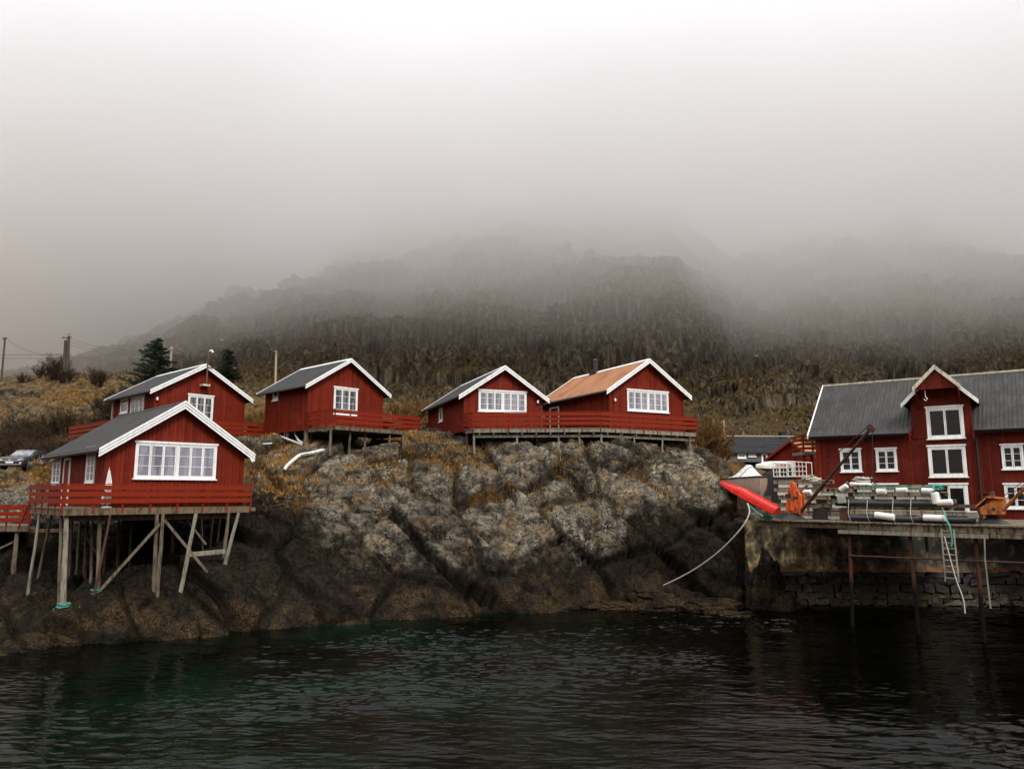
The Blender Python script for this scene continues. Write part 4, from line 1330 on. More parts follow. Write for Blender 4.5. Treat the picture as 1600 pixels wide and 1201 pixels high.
m = MB(); m.tube([(qs(1320), .28, qz(1320, 868, 0)), (QL, .28, qz(1600, 874, 0) - .02)], .04, 8)
m.build('tie_rod', M['rust'], qy)
for ua, va, ub, vb in ((1312, 832, 1301, 880), (1306, 832, 1302, 878), (1405, 832, 1392, 870), (1400, 834, 1390, 866), (1447, 848, 1450, 874)):
    m = MB(); m.beam((qs(ua, va, 2.2), 2.2, -.4), (qs(ub, vb, 2.6), 2.6, -.4 - (vb - va) / 29.), .12, .12)
    m.build('strut', M['wood'], qy)
# retaining wall: stained render above, rough stones below
def stone_wall():
    t = NT('stained_render')
    n = t.math('SUBTRACT', t.noise(1.1, 7, .65), t.math('MULTIPLY', t.math('DIVIDE', t.sep(t.coord())[0], 20.0), .22))
    c = t.ramp(n, [(.38, (.016, .012, .008)), (.62, (.62, .47, .25)), (.51, (.17, .12, .06))])
    z = t.sep(t.coord())[2]
    c = t.mix(t.ramp(t.noise(1.4, 5, .7, t.coord((3, 3, .35))), [(.5, 0), (.66, .9)]), c, (.018, .015, .011))
    c = t.mix(t.math('MULTIPLY', t.ramp(t.math('ADD', t.math('DIVIDE', z, 4.0), t.math('MULTIPLY', t.noise(2, 4, .6), .12)), [(.50, 1), (.60, 0)]), t.ramp(t.noise(3, 4, .6), [(.42, 0), (.58, 1)])), c, (.22, .085, .02))
    t.bump(n, .8, .08)
    m1 = t.set(c, .85)
    t = NT('dark_stone_blocks')
    n = t.noise(3, 7, .7)
    c = t.ramp(n, [(.38, (.004, .0035, .003)), (.72, (.026, .021, .014))])
    z = t.sep(t.coord())[2]
    lowb = t.ramp(t.math('DIVIDE', z, 3.0), [(.1, 1), (.34, 0)])
    c = t.mix(t.math('MULTIPLY', lowb, t.ramp(t.noise(9, 4, .7), [(.4, 0), (.6, .9)])), c, (.14, .10, .05))
    t.bump(n, .9, .08)
    return m1, t.set(c, .7)
m_ren, m_sto = stone_wall()
wA = atz(1186, 943, 0); wB = atz(1610, 947, 0)
wA = Vector((wA.x - .6, wA.y - .3, 0)); 
wdv = (wB - wA).normalized()
wang = math.atan2(wdv.y, wdv.x)
rwl = empty('retaining_wall', tuple(wA), wang, 'stained yellowish retaining wall with dark stone blocks below, under the quay', 'wall')
WLn = (wB - wA).length + 10
random.seed(11)
nx, nz = 150, 26
rings = []
xs = np.linspace(0, WLn, nx); zs = np.linspace(1.75, 4.45, nz)
XX, ZZ = np.meshgrid(xs, zs)
YYw = .12 * fbm(XX.ravel() * .5, ZZ.ravel() * .9, None, 4, 90) - .22 * (1 - sstep(ZZ.ravel(), 1.75, 2.3)) * (fbm(XX.ravel() * .8, ZZ.ravel(), None, 3, 91) > -.1)
m = MB()
vs = [(float(a), float(b), float(c)) for a, b, c in zip(XX.ravel(), YYw, ZZ.ravel())]
fs = [(i * nx + j, i * nx + j + 1, (i + 1) * nx + j + 1, (i + 1) * nx + j) for i in range(nz - 1) for j in range(nx - 1)]
m.add(vs, fs); m.box(0, WLn, .3, .9, 1.7, 4.44)
m.build('rendered_face', m_ren, rwl, True)
m = MB()
z = -1.2
while z < 1.72:
    h_ = random.uniform(.3, .5)
    x = -random.random() * .4
    while x < WLn:
        w_ = random.uniform(.35, .95)
        c = []
        for dz in (0, 1):
            for dx, dy in ((0, 0), (1, 0), (1, 1), (0, 1)):
                c.append((x + dx * w_ + random.uniform(-.09, .09) - (.02 if dx else -.02), (-.18 - random.uniform(0, .16) if dy == 0 else .5), z + dz * min(h_, 1.76 - z) + random.uniform(-.07, .07) - (.02 if dz else -.02)))
        m.hexa(c)
        x += w_
    z += h_
m.box(-.2, WLn, .05, .9, -1.5, 1.69)
m.build('stone_footing', m_sto, rwl)

# ladder hanging from the quay edge
lad = empty('ladder', (0, 0, 0), 0, 'pale ladder hanging down from the edge of the quay to the water', 'ladder')
la, lb = qs(1472.5, 826), qs(1491.5, 826)
lc, ld = qs(1478, 905, -.25), qs(1499, 905, -.25)
zt_, zb_ = qz(1480, 826, -.1), qz(1480, 908, -.3)
for a0, a1 in ((la, lc), (lb, ld)):
    m = MB(); m.beam(Q(a0, -.16, zt_), Q(a1, -.34, zb_), .06, .05)
    m.build('rail', M['wood_grey'], lad)
for k in range(9):
    t_ = (k + .4) / 9
    m = MB(); m.tube([Q(la + (lc - la) * t_, -.165 - .18 * t_, zt_ + (zb_ - zt_) * t_), Q(lb + (ld - lb) * t_, -.165 - .18 * t_, zt_ + (zb_ - zt_) * t_)], .026, 6)
    m.build('rung', M['wood_grey'], lad)
def rope(label, pts, r, mat, cat='rope', name='rope', sub=6, group=None, sag=True):
    P_ = [Vector(p) for p in pts]
    out = []
    n = len(P_)
    for i in range(n - 1):
        p0, p1, p2, p3 = P_[max(i - 1, 0)], P_[i], P_[i + 1], P_[min(i + 2, n - 1)]
        for k in range(sub):
            t = k / sub
            out.append(.5 * ((2 * p1) + (p2 - p0) * t + (2 * p0 - 5 * p1 + 4 * p2 - p3) * t * t + (3 * p1 - p0 - 3 * p2 + p3) * t ** 3))
    out.append(P_[-1])
    m = MB(); m.tube(out, r, 6)
    return tag(m.build(name, mat, None, True), label, cat, group)
rope('pale rope trailing from the ladder foot down towards the water', [Q(lb - .3, -.4, qz(1492, 838, -.4)), Q(ld - .1, -.42, qz(1497, 900, -.4)), Q(qs(1505, 935, -.45), -.45, qz(1505, 935, -.45)), Q(qs(1508, 958, -.5), -.5, qz(1508, 958, -.5))], .025, M['rope'])
rope('teal rope hanging over the quay edge beside the ladder top', [Q(qs(1474, 800, .3), .35, qz(1474, 797, .3)), Q(qs(1480, 806, .1), -.02, .16), Q(qs(1484, 820, -.2), -.2, -.12), Q(qs(1487, 836, -.22), -.24, -.62), Q(qs(1486, 845, -.22), -.26, -.9)], .035, M['teal'])
rope('frayed tan rope knotted on the quay, hanging down near the right edge', [Q(qs(1537, 832, -.1), -.03, -.5), Q(qs(1539, 870, -.1), -.1, qz(1539, 872, -.1)), Q(qs(1542, 900, -.1), -.1, qz(1542, 900, -.1)), Q(qs(1548, 950, -.1), -.12, qz(1548, 950, -.1))], .03, M['wood_grey'])

# ---------------------------------------------------------------- stacked dock sections
def plank_stack(label, s0, s1, o0, o1, z0, layers, group, blocks=True, seed=1, dark=False):
    """one floating dock section: side stringers, cross boards on top, foam blocks inside"""
    random.seed(seed)
    root = empty('dock_section', tuple(Q(s0, o0, z0)), qa, label, 'dock section', group)
    L_, Wd = s1 - s0, o1 - o0
    m = MB(); m.box(0, L_, 0, .07, .02, .17); m.box(0, L_, Wd - .07, Wd, .02, .17)
    for x in np.arange(.0, L_ - .1, 1.1):
        m.box(x, x + .08, .071, Wd - .071, .03, .16)
    m.build('frame', M['plank_long'], root)
    m = MB()
    x = 0
    while x < L_ - .1:
        w_ = min(random.uniform(.3, .6) * 2, L_ - x)
        m.box(x, x + w_ - .02, random.uniform(-.04, .02), Wd + .02, .175, .21 + random.uniform(-.006, .006))
        x += w_
    m.build('deck_boards', M['wood'] if dark else M['plank_long'], root)
    if blocks:
        x = random.uniform(.05, .3)
        while x < L_ - .6:
            w_ = random.uniform(.55, .9)
            mm = MB(); mm.box(x, min(x + w_, L_ - .05), .03, Wd - .1, -.16, .015)
            mm.build('float_block', M['foam'], root)
            x += w_ + random.uniform(.04, .3)
    return root
G1, G2 = 'dock sections piled on the left of the quay', 'dock sections piled in the middle of the quay'
words_ = ['bottom', 'second from the bottom', 'third from the bottom', 'fourth from the bottom', 'topmost']
oL = 2.2
sA, sB = qs(1212, 800, oL), qs(1284, 800, oL)
for k in range(5):
    o_ = random.Random(k)
    plank_stack('weathered dock section with white foam blocks, %s in the left pile' % words_[k], sA + o_.uniform(-.1, .25), sB + .2 + o_.uniform(-.2, .3), oL + o_.uniform(-.1, .1), oL + 1.7, .18 + k * .385, 1, G1, True, 20 + k, k % 2)
oM = 2.0
sC, sD = qs(1290, 800, oM), qs(1463, 800, oM)
sM = qs(1330, 780, oM)
for k in range(3):
    plank_stack('short dock section, %s in the pile just right of the crane boom' % words_[k], sC + .1 * k, sM + .3 - .1 * k, oM + .05 * k, oM + 1.6, .18 + k * .55, 1, 'short dock sections beside the crane boom', True, 40 + k, k % 2)
tops = [.46, .79, 1.12, 1.44]
for k, zk in enumerate(tops):
    plank_stack('long dock section, %s in the middle pile' % ('lowest', 'second lowest', 'second highest', 'topmost')[k], qs(1328 + 2 * k, 780, oM), qs((1472, 1478, 1466, 1466)[k], 780, oM), oM + .04 * k, oM + 1.7, zk, 1, G2, k != 1, 60 + k, k == 1)
plank_stack('long low dock section at the front of the quay, two floats lying on it', qs(1328, 800, .75), qs(1520, 800, .75), .75, 1.7, .30, 1, G2, False, 80)
m_ = MB()
trn = empty('trestle', tuple(Q(sC + .4, oM + .2, 0)), qa, 'dark timber trestle under the middle pile of dock sections', 'trestle')
for x in (.2, 2.0, 4.2, 6.0):
    m = MB(); m.box(x, x + .14, .1, 1.3, .0, .62)
    m.build('leg', M['wood_brown'], trn)
m = MB(); m.box(0, 6.4, .15, .3, .625, .78)
m.build('beam', M['wood_brown'], trn)
def pipe(label, s0, s1, o, z, r):
    m = MB(); m.tube([Q(s0, o, z), Q((s0 + s1) / 2, o, z - .015), Q(s1, o, z)], r, 14)
    tag(m.build('pipe', M['pipe'], None, True), label, 'pipe', 'black plastic pipes on the quay')
pipe('upper black plastic pipe resting against the middle dock sections', qs(1306, 788, 1.72), qs(1476, 790, 1.72), 1.72, .80, .135)
pipe('lower black plastic pipe lying along the front edge of the quay', qs(1328, 806, .6), qs(1524, 808, .6), .6, .15, .14)
def float_(label, u, v, o, ang, L_=.78, r=.135, col='float', up=0):
    s = qs(u, v, o); z = qz(u, v, o)
    c = Q(s, o, z)
    d = Vector((QD[0] * math.cos(ang), QD[1] * math.cos(ang), math.sin(ang)))
    root = empty('float', tuple(c), 0, label, 'float', 'white floats on the dock sections')
    m = MB(); m.tube([d * (-L_ / 2), d * (-L_ / 2 + .03), d * (L_ / 2 - .03), d * (L_ / 2)], [r * .8, r, r, r * .8], 14)
    m.build('drum', M[col], root, True)
    m = MB(); m.tube([d * (-L_ / 2 - .07), d * (-L_ / 2 + .004)], [r * .55, r * .78], 10)
    m.build('end_cap', M['pipe'], root)
    m = MB()
    e = d * (-L_ / 2 - .05)
    m.tube([e, e + Vector((0, 0, .12)) - d * .1, e + Vector((0, 0, .0)) - d * .2], .014, 5)
    m.build('tie', M['rope'], root)
float_('short white float tilted at the left end of the middle pile', 1318, 762, 1.75, R(32), .42, .13)
float_('long slim white float lying along the top left of the middle pile', 1347, 757, 2.3, R(-3), 1.1, .11)
float_('stubby white float hanging on the pile below the slim white float', 1377, 767.5, 1.8, R(2), .42, .15)
float_('white float with teal rope round its end, upper middle of the pile', 1409, 765.5, 1.75, R(3), .48, .13)
float_('white float at the upper right end of the middle pile', 1449, 766.5, 1.75, R(-2), .48, .13)
float_('worn tan float standing upright at the right end of the middle pile', 1462, 778, 1.6, R(-84), .5, .17)
float_('tan float lying at the right end of the middle pile beneath the upright one', 1476, 784.5, 1.6, R(4), .62, .13)
float_('fat white float lying in front, left of the blue-capped one', 1382, 806, .38, R(-7), .82, .15)
float_('blue-capped yellowed float lying at the front edge of the quay', 1460, 809, .34, R(-1), .86, .14)
float_('white float showing in the left pile behind the orange hoist', 1258, 769, 1.7, R(2), .6, .13)
def sheet(label, u, v, o, w_, h_, tilt):
    c = Q(qs(u, v, o), o, qz(u, v, o))
    m = MB()
    d = Vector((QD[0], QD[1], 0)); up = Vector((-QN[0] * math.sin(tilt), -QN[1] * math.sin(tilt), math.cos(tilt)))
    nn = d.cross(up) * .015
    p = [c - d * w_ / 2 - up * h_ / 2, c + d * w_ / 2 - up * h_ * .42, c + d * (w_ / 2 - .02) + up * h_ / 2, c - d * w_ / 2 + up * h_ * .46]
    m.hexa([p[0] - nn, p[1] - nn, p[1] + nn, p[0] + nn, p[3] - nn, p[2] - nn, p[2] + nn, p[3] + nn])
    tag(m.build('plastic_sheet', M['float']), label, 'sheet', 'pale square sheets on the quay')
sheet('small pale square plate on the end of the upper black pipe', 1315, 781, 1.5, .38, .30, R(20))
sheet('pale creased square sheet at the right end of the lower black pipe', 1520, 804, .38, .40, .34, R(35))
random.seed(3)
def tangle(label, c, rad, h_, n, r, mat, name='rope_coil', cat='rope coil'):
    m = MB()
    for k in range(n):
        a0 = random.uniform(0, 6.28); rr_ = rad * random.uniform(.45, 1)
        cx, cy = random.uniform(-.3, .3) * rad, random.uniform(-.3, .3) * rad
        pts = []
        for q_ in range(9):
            t = a0 + q_ * .7
            pts.append(Vector(c) + Vector((cx + math.cos(t) * rr_, cy + math.sin(t) * rr_ * .7, h_ * (k / n) + random.uniform(0, .05))))
        m.tube(pts, r, 5)
    return tag(m.build(name, mat, None, True), label, cat)
tangle('grey-white rope heap on the upper left of the middle pile', Q(qs(1346, 750, 2.6), 2.6, qz(1346, 754, 2.6)), .42, .25, 12, .03, M['rope'])
tangle('teal rope heap at the upper right of the middle pile', Q(qs(1462, 762, 2.2), 2.2, qz(1462, 765, 2.2)), .32, .22, 10, .028, M['teal'])
tangle('teal and green rope heap at the left end of the quay under the red boat', Q(.35, .35, .02), .3, .16, 10, .028, M['teal'])
tangle('pale rope bundle beside the crane boom above the short dock sections', Q(qs(1276, 752, 2.4), 2.4, qz(1276, 756, 2.4)), .3, .3, 10, .03, M['rope'])
tangle('grey rope heap on the far end of the left pile', Q(qs(1262, 744, 3), 3.0, qz(1262, 749, 3)), .34, .2, 9, .03, M['rope'])
rope('teal lashing strung along the top of the middle pile', [Q(qs(u, v, 1.72), 1.72 + random.uniform(-.02, .02), qz(u, v, 1.72)) for u, v in ((1352, 757), (1370, 760), (1395, 762), (1412, 760), (1432, 762), (1452, 759), (1463, 764))], .028, M['teal'])
rope('green lashing down the left end of the middle pile', [Q(qs(1350, v, 1.66), 1.64, qz(1350, v, 1.66)) for v in (757, 765, 773, 781)], .022, M['teal'])
for u_ in (1327, 1356, 1396, 1424):
    rope({1327: 'thin pale cord at the left end of the front dock section', 1356: 'thin pale cord tied round the upper black pipe, left of the fat white float', 1396: 'thin pale cord tied round the pipes just right of the fat white float', 1424: 'thin pale cord tied round the lower black pipe left of the blue-capped float'}[u_],
         [Q(qs(u_, 790, 1.3), 1.3, .98), Q(qs(u_ - 1, 800, .5), .46, .34), Q(qs(u_ + 1, 812, .3), .42, .02)], .010, M['rope'], 'cord', 'cord')
# white racks on the left pile
for k, (u0, u1, vt, vb, lab) in enumerate(((1209, 1230, 722.5, 744.5, 'left white grid rack lying on top of the left pile'), (1232, 1260.5, 720.5, 744, 'right white grid rack with a thick end frame on top of the left pile'))):
    o_ = 2.6 + k * .15
    s0, s1 = qs(u0, vb, o_), qs(u1, vb, o_)
    z0_, z1_ = qz(u0, vb, o_), qz(u0, vt, o_)
    rk = empty('grid_rack', tuple(Q(s0, o_, z0_)), qa, lab, 'rack', 'white grid racks on the left pile')
    w_, h_ = s1 - s0, z1_ - z0_
    m = MB(); fr_ = .035
    m.tube([(0, 0, 0), (w_, 0, 0), (w_, 0, h_ * .9), (0, 0, h_), (0, 0, 0)], fr_ * .8, 6)
    m.tube([(0, .7, 0), (w_, .7, 0), (w_, .7, h_ * .9), (0, .7, h_), (0, .7, 0)], fr_ * .8, 6)
    for x_, z_ in ((0, 0), (w_, 0), (w_, h_ * .9), (0, h_)):
        m.tube([(x_, 0, z_), (x_, .7, z_)], fr_ * .8, 6)
    m.build('frame', M['float'], rk)
    for j in range(1, 4 + k):
        m = MB(); x_ = w_ * j / (4 + k); m.tube([(x_, 0, 0), (x_, 0, h_ * (1 - .1 * j / (4 + k)))], .02, 6)
        m.build('upright_bar', M['float'], rk)
    for j in (1, 2):
        m = MB(); m.tube([(0, -.02, h_ * j / 3), (w_, -.02, h_ * .93 * j / 3)], .018, 6)
        m.build('cross_bar', M['float'], rk)
# clutter: fish crates and a dark machine between the piles
def crate(label, u, v, o, w_, d_, h_, mat, g='crates on the quay'):
    c = Q(qs(u, v, o), o, 0)
    z_ = max(0.004, qz(u, v, o))
    root = empty('crate', (c.x, c.y, ZQ + z_), qa, label, 'crate', g)
    m = MB()
    m.box(-w_ / 2, w_ / 2, 0, d_, 0, .03)
    for a, b, c_, d__ in ((-w_ / 2, w_ / 2, 0, .03), (-w_ / 2, w_ / 2, d_ - .03, d_), (-w_ / 2, -w_ / 2 + .03, .03, d_ - .03), (w_ / 2 - .03, w_ / 2, .03, d_ - .03)):
        m.box(a, b, c_, d__, .03, h_)
    m.build('body', mat, root)
    m = MB(); m.box(-w_ / 2 - .02, w_ / 2 + .02, -.02, -.001, h_ - .06, h_)
    m.build('rim', mat, root)
crate('dark crate on the quay planks behind the foot of the crane boom', 1279, 812, 1.5, .5, .5, .55, M['iron'])
crate('grey crate on the planks left of the orange hoist', 1219, 811, 1.6, .5, .4, .32, M['darkgrey'])
crate('rust-brown crate under the middle pile, right of the crane boom', 1318, 812, 1.5, .35, .4, .5, M['rust'])
# ---------------------------------------------------------------- cranes
ba = Q(qs(1243, 797, 1.0), 1.0, .0)
cr1 = empty('derrick_crane', (ba.x, ba.y, ZQ), qa, 'small rusty derrick crane with an orange hoist body and a long brown boom', 'crane', 'quay cranes')
m = MB(); m.tube([(-.1, 0, 0), (-.1, 0, .08), (-.1, 0, .32)], [.62, .5, .16], 14)
m.build('base', M['iron'], cr1)
m = MB()
pr = [(-.62, .34), (.28, .30), (.30, 1.10), (.18, 1.34), (.0, 1.42), (-.18, 1.36), (-.28, 1.05), (-.45, .95)]
m.prism([(-.08, .33), (.33, .30), (.36, 1.16), (.22, 1.38), (.0, 1.40), (-.10, 1.2)], lambda x, z, d: (x, d, z), -.22, .02)
m.prism([(-.08, .33), (.33, .30), (.36, 1.16), (.22, 1.38), (.0, 1.40), (-.10, 1.2)], lambda x, z, d: (x, d, z), .26, .34)
m.prism([(-.42, .36), (-.10, .32), (-.11, 1.0), (-.36, .95)], lambda x, z, d: (x, d, z), -.16, .26)
m.tube([(-.02, -.26, .62), (-.02, .36, .62)], .2, 14)
m.box(-.3, .05, -.1, .2, 1.15, 1.42)
m.prism([(-.28, 1.30), (.14, 1.28), (.02, 1.78), (-.12, 1.82)], lambda x, z, d: (x, d, z), -.12, .18)
m.build('hoist_body', M['orange'], cr1)
m = MB(); m.box(.02, .26, -.235, -.224, 1.0, 1.1); m.box(-.4, -.14, -.17, .1, 1.02, 1.24)
m.build('slot', M['iron'], cr1)
def L1(u, v, o):     # photo point on the plane o inland, in the crane's axes
    s = qs(u, v, o)
    return Vector((s - qs(1243, 797, 1.0), o - 1.0, qz(u, v, o)))
b0, b1 = L1(1251, 799, .9), L1(1359, 671, -.6)
m = MB()
mid = b0.lerp(b1, .36)
m.tube([b0, mid], .085, 12); m.tube([mid, b1], .065, 12); m.tube([mid - (b1 - b0).normalized() * .08, mid + (b1 - b0).normalized() * .08], .11, 12)
bm_ = m.build('boom', M['rust'], cr1, True)
m = MB(); ax_ = Vector((0, .1, 0)); m.tube([b1 + Vector((.05, 0, .06)) - ax_, b1 + Vector((.05, 0, .06)) + ax_], .17, 18); m.tube([b1 + Vector((.05, 0, .06)) - ax_ * 1.4, b1 + Vector((.05, 0, .06)) + ax_ * 1.4], .05, 8)
m.build('pulley', M['rust'], bm_)
m = MB(); m.tube([b1 + Vector((-.1, 0, .12)), L1(1266, 745, .9), ], .02, 6)
m.build('stay_wire', M['rust'], cr1)
m = MB(); m.tube([b1 + Vector((.1, 0, 0)), L1(1364, 742, -.6)], .012, 5)
cbl = m.build('cable', M['wire'], cr1)
m = MB()
for dx_, dz_ in ((-.05, .1), (.06, .02), (-.03, -.12), (.05, -.2)):
    e = L1(1364, 747, -.6) + Vector((dx_, 0, dz_))
    m.tube([e, e + Vector((.08, .02, -.08)), e + Vector((0, .04, -.15)), e + Vector((-.08, 0, -.06)), e], .02, 5)
m.build('hook', M['rust'], cbl)
m = MB(); m.beam(L1(1262, 758, 1.4), L1(1244, 772, 1.1), .12, .12)
m.build('strut', M['wood_brown'], cr1)

ub, vb = 1548, 808
c2_ = Q(qs(ub, vb, 1.8), 1.8, 0)
cr2 = empty('derrick_crane', (c2_.x, c2_.y, ZQ), qa, 'amber crane on a black cone base with a house-shaped cab of flaking paint', 'crane', 'quay cranes')
s00 = qs(ub, vb, 1.8)
def L2(u, v, o):
    return Vector((qs(u, v, o) - s00, o - 1.8, qz(u, v, o)))
m = MB(); m.tube([(.05, 0, 0), (.05, 0, .03), (.05, 0, .26), (.05, 0, .36)], [.68, .62, .2, .28], 16)
m.build('base', M['iron'], cr2)
pa, pb, pc, pd, pe = L2(1531, 803, 1.4), L2(1565, 806, 1.4), L2(1566, 780, 1.4), L2(1543, 779, 1.4), L2(1529, 792, 1.4)
m = MB()
m.prism([(pa.x, pa.z), (pb.x, pa.z - .0), (pc.x, pc.z - .03), (pd.x + .15, pd.z - .1), (pe.x + .03, pe.z - .02)], lambda x, z, d: (x, d, z), -.42, .42)
m.build('cab', M['orange2'], cr2)
m = MB()
m.prism([(pe.x - .12, pe.z - .06), (pd.x, pd.z + .04), (pc.x + .04, pc.z), (pc.x + .04, pc.z + .06), (pd.x - .02, pd.z + .1), (pe.x - .15, pe.z)], lambda x, z, d: (x, d, z), -.5, .5)
m.build('cab_roof', M['orange2'], cr2)
m = MB(); m.tube([(.12, .0, pc.z), (.12, 0, pc.z + .22)], [.16, .1], 10); m.tube([(.12, -.1, pc.z + .25), (.12, .1, pc.z + .25)], .09, 10)
m.build('winch_drum', M['rust'], cr2)
m = MB(); m.tube([(.22, -.46, .62), (.22, -.43, .62)], .07, 10)
m.build('bolt', M['iron'], cr2)
b0, b1 = L2(1567, 797, 1.2), L2(1640, 722, .2)
m = MB(); m.tube([b0, b1], [.075, .065], 10); m.build('boom', M['orange2'], cr2, True)
for du in (0, 9):
    m = MB(); m.tube([L2(1566 + du, 776, 1.4), L2(1660 + du, 706, .2)], .014, 5)
    m.build('stay_wire', M['rust'], cr2)

# ---------------------------------------------------------------- boats
def hull(root, name, mat, Ls, rings_fn, n=17, closed=False, caps=True):
    m = MB(); m.loft([rings_fn(k / (Ls - 1)) for k in range(Ls)], close=closed, caps=caps)
    return m.build(name, mat, root, True)
M['red_boat'] = paint('red_plastic_hull', (.46, .014, .008), .2, .45, .6, (1, 1, 1), dirt=((.20, .012, .008), .6), spec=.35)
M['grey_boat'] = paint('brownish_grey_hull', (.46, .33, .25), .2, .35, 1, (1, 1, 1), dirt=((.06, .05, .04), .3), spec=.5)
def place_dir(p, q):
    d = (q - p).normalized()
    z = Zv - d * Zv.dot(d); z.normalize()
    y = z.cross(d)
    mt = Matrix((d, y, z)).transposed().to_4x4()
    mt.translation = p
    return mt
# red boat: lies keel up on the rock with its pointed bow to the upper left
p, q_ = at(1124.5, 757, 38.6), at(1213, 803, 36.6)
L_ = (q_ - p).length
rb = empty('rowing_boat', (0, 0, 0), 0, 'bright red plastic boat lying upturned on the rock beside the quay', 'boat')
rb.matrix_world = place_dir(p, q_)
def rring(t):
    wv = .52 * min(1, .12 + (t * 2.3) ** .55) * (1 - .15 * max(0, t - .6))
    hv = .43 * min(1, .25 + t * 1.9) * (1 - .12 * t)
    x = t * L_
    lift = .10 * (1 - t) ** 3
    pts = []
    prof = [(-1.0, 0), (-1.04, .12), (-.90, .15), (-.92, .30), (-.78, .34), (-.80, .50), (-.66, .54), (-.62, .74), (-.45, .86), (-.2, .93), (0, 1.0), (.2, .93), (.45, .86), (.62, .74), (.66, .54), (.80, .50), (.78, .34), (.92, .30), (.90, .15), (1.04, .12), (1.0, 0)]
    for a, b in prof:
        pts.append((x, a * wv, b * hv + lift))
    return pts
m = MB(); m.loft([rring(k / 23) for k in range(24)], close=True, caps=True)
m.build('hull', M['red_boat'], rb, True)
m = MB(); m.tube([Vector((t * L_, 0, .43 * min(1, .25 + t * 1.9) * (1 - .12 * t) + .10 * (1 - t) ** 3 + .015)) for t in (0, .1, .25, .5, .75, .98)], .03, 6)
m.build('keel', M['red_boat'], rb, True)
# grey boat, bow towards the camera
p, q_ = at(1188, 776, 40.5), at(1150, 752, 45.0)
p.z = at(1186, 778, 40.5).z; q_.z = p.z + .05
gb = empty('motor_boat', (0, 0, 0), 0, 'brown-grey boat on land with a white tarpaulin over it, behind the red one', 'boat')
gb.matrix_world = place_dir(p, q_)
GLn = 4.6
def gring(t, inner=0):
    wv = (1.05 - inner) * min(1, (.02 + t * 1.9)) ** .55
    x = t * GLn - .25 * (1 - t) + (inner * .6 if t < .5 else 0)
    top = 1.02 + .12 * (1 - t) ** 2
    pts = []
    for a, b in ((-1, 1), (-.97, .7), (-.86, .4), (-.62, .15), (0, 0), (.62, .15), (.86, .4), (.97, .7), (1, 1)):
        pts.append((x - (.22 * b * (1 - min(1, t * 3))), a * wv, (b * top) + (.0 if t > .3 else 0)))
    return pts
m = MB(); m.loft([gring(k / 15) for k in range(16)], close=True, caps=True)
m.build('hull', M['grey_boat'], gb, True)
m = MB()
for s_ in (0, -1):
    m.tube([Vector(gring(k / 15)[s_]) + Vector((0, 0, .01)) for k in range(16)], .045, 6)
m.tube([Vector(gring(0)[0]), Vector(gring(0)[-1])], .045, 6)
m.build('gunwale', M['iron'], gb, True)
for x_ in (1.0, 3.6):
    m = MB()
    m.box(x_, x_ + .14, -.9, .9, -.6, .1)
    m.build('chock', M['wood_brown'], gb)
tp = empty('tarpaulin', (0, 0, 0), 0, 'crumpled white tarpaulin heaped over the brown-grey boat', 'tarpaulin')
tp.matrix_world = gb.matrix_world
tx, ty = np.meshgrid(np.linspace(0, 1, 46), np.linspace(-1, 1, 40))
fx, fy2 = tx.ravel(), ty.ravel()
hgt = 1.06 + .66 * np.exp(-((fx - .38) / .20) ** 2 - (fy2 / .7) ** 2) + .30 * np.exp(-((fx - .7) / .22) ** 2 - ((fy2 + .1) / .75) ** 2) + .10 * (1 - np.abs(fbm(fx * 5, fy2 * 3, None, 3, 7)) * 2) * (1 - np.abs(fy2)) - .12 * sstep(np.abs(fy2), .8, 1.0)
gx = .35 + fx * 3.7
gy = fy2 * .93 * np.minimum(1, (.02 + np.clip(gx / GLn, 0, 1) * 1.9)) ** .55
m = MB(); m.add([(float(a), float(b), float(c)) for a, b, c in zip(gx, gy, hgt)], [(i * 46 + j, i * 46 + j + 1, (i + 1) * 46 + j + 1, (i + 1) * 46 + j) for i in range(39) for j in range(45)])
m.build('cover', M['float'], tp, True)
for t_ in (.3, .62):
    j = int(t_ * 45)
    m = MB(); m.tube([(float(gx[i * 46 + j]), float(gy[i * 46 + j]), float(hgt[i * 46 + j]) + .012) for i in range(0, 40)], .022, 5)
    m.build('strap', M['iron'], tp)
# white upturned dinghy on grey stuff behind
p = at(1181, 730, 47.5)
wd = empty('dinghy', (p.x, p.y, p.z), R(-14), 'white upturned dinghy with a pale orange patch, behind the tarpaulined boat', 'dinghy')
def wring(t):
    wv = .62 * min(1, .35 + t * 3) ; hv = .38 * min(1, .5 + t * 1.6)
    return [(t * 2.3, a * wv, b * hv) for a, b in ((-1, -.25), (-1, .1), (-.93, .6), (-.7, .9), (0, 1), (.7, .9), (.93, .6), (1, .1), (1, -.25))]
m = MB(); m.loft([wring(k / 11) for k in range(12)], close=True, caps=True); m.build('hull', M['float'], wd, True)
m = MB(); m.prism([(1.15, .02), (1.95, .02), (1.95, .2), (1.15, .2)], lambda x, z, d: (x, d, z), -.635, -.615); m.build('patch', paint('faded_orange_patch', (.55, .27, .17), .2), wd)
bx = empty('engine_trailer', (p.x + .1, p.y, 0), R(-14), 'dark grey trailer with a rounded hood carrying the white dinghy', 'trailer')
gz_ = ground_z(p.x + 1, p.y + .3)
bx.location.z = gz_
ht = p.z - gz_ - .12
m = MB(); m.prism([(.05, .25), (2.2, .25), (2.2, ht), (1.0, ht), (.35, ht - .25)], lambda x, z, d: (x, d, z), -.5, .5); m.build('body', M['iron'], bx)
for x_ in (.5, 1.8):
    m = MB(); m.tube([(x_, -.62, .28), (x_, -.5, .28)], .28, 16); m.build('wheel', M['iron'], bx, True)
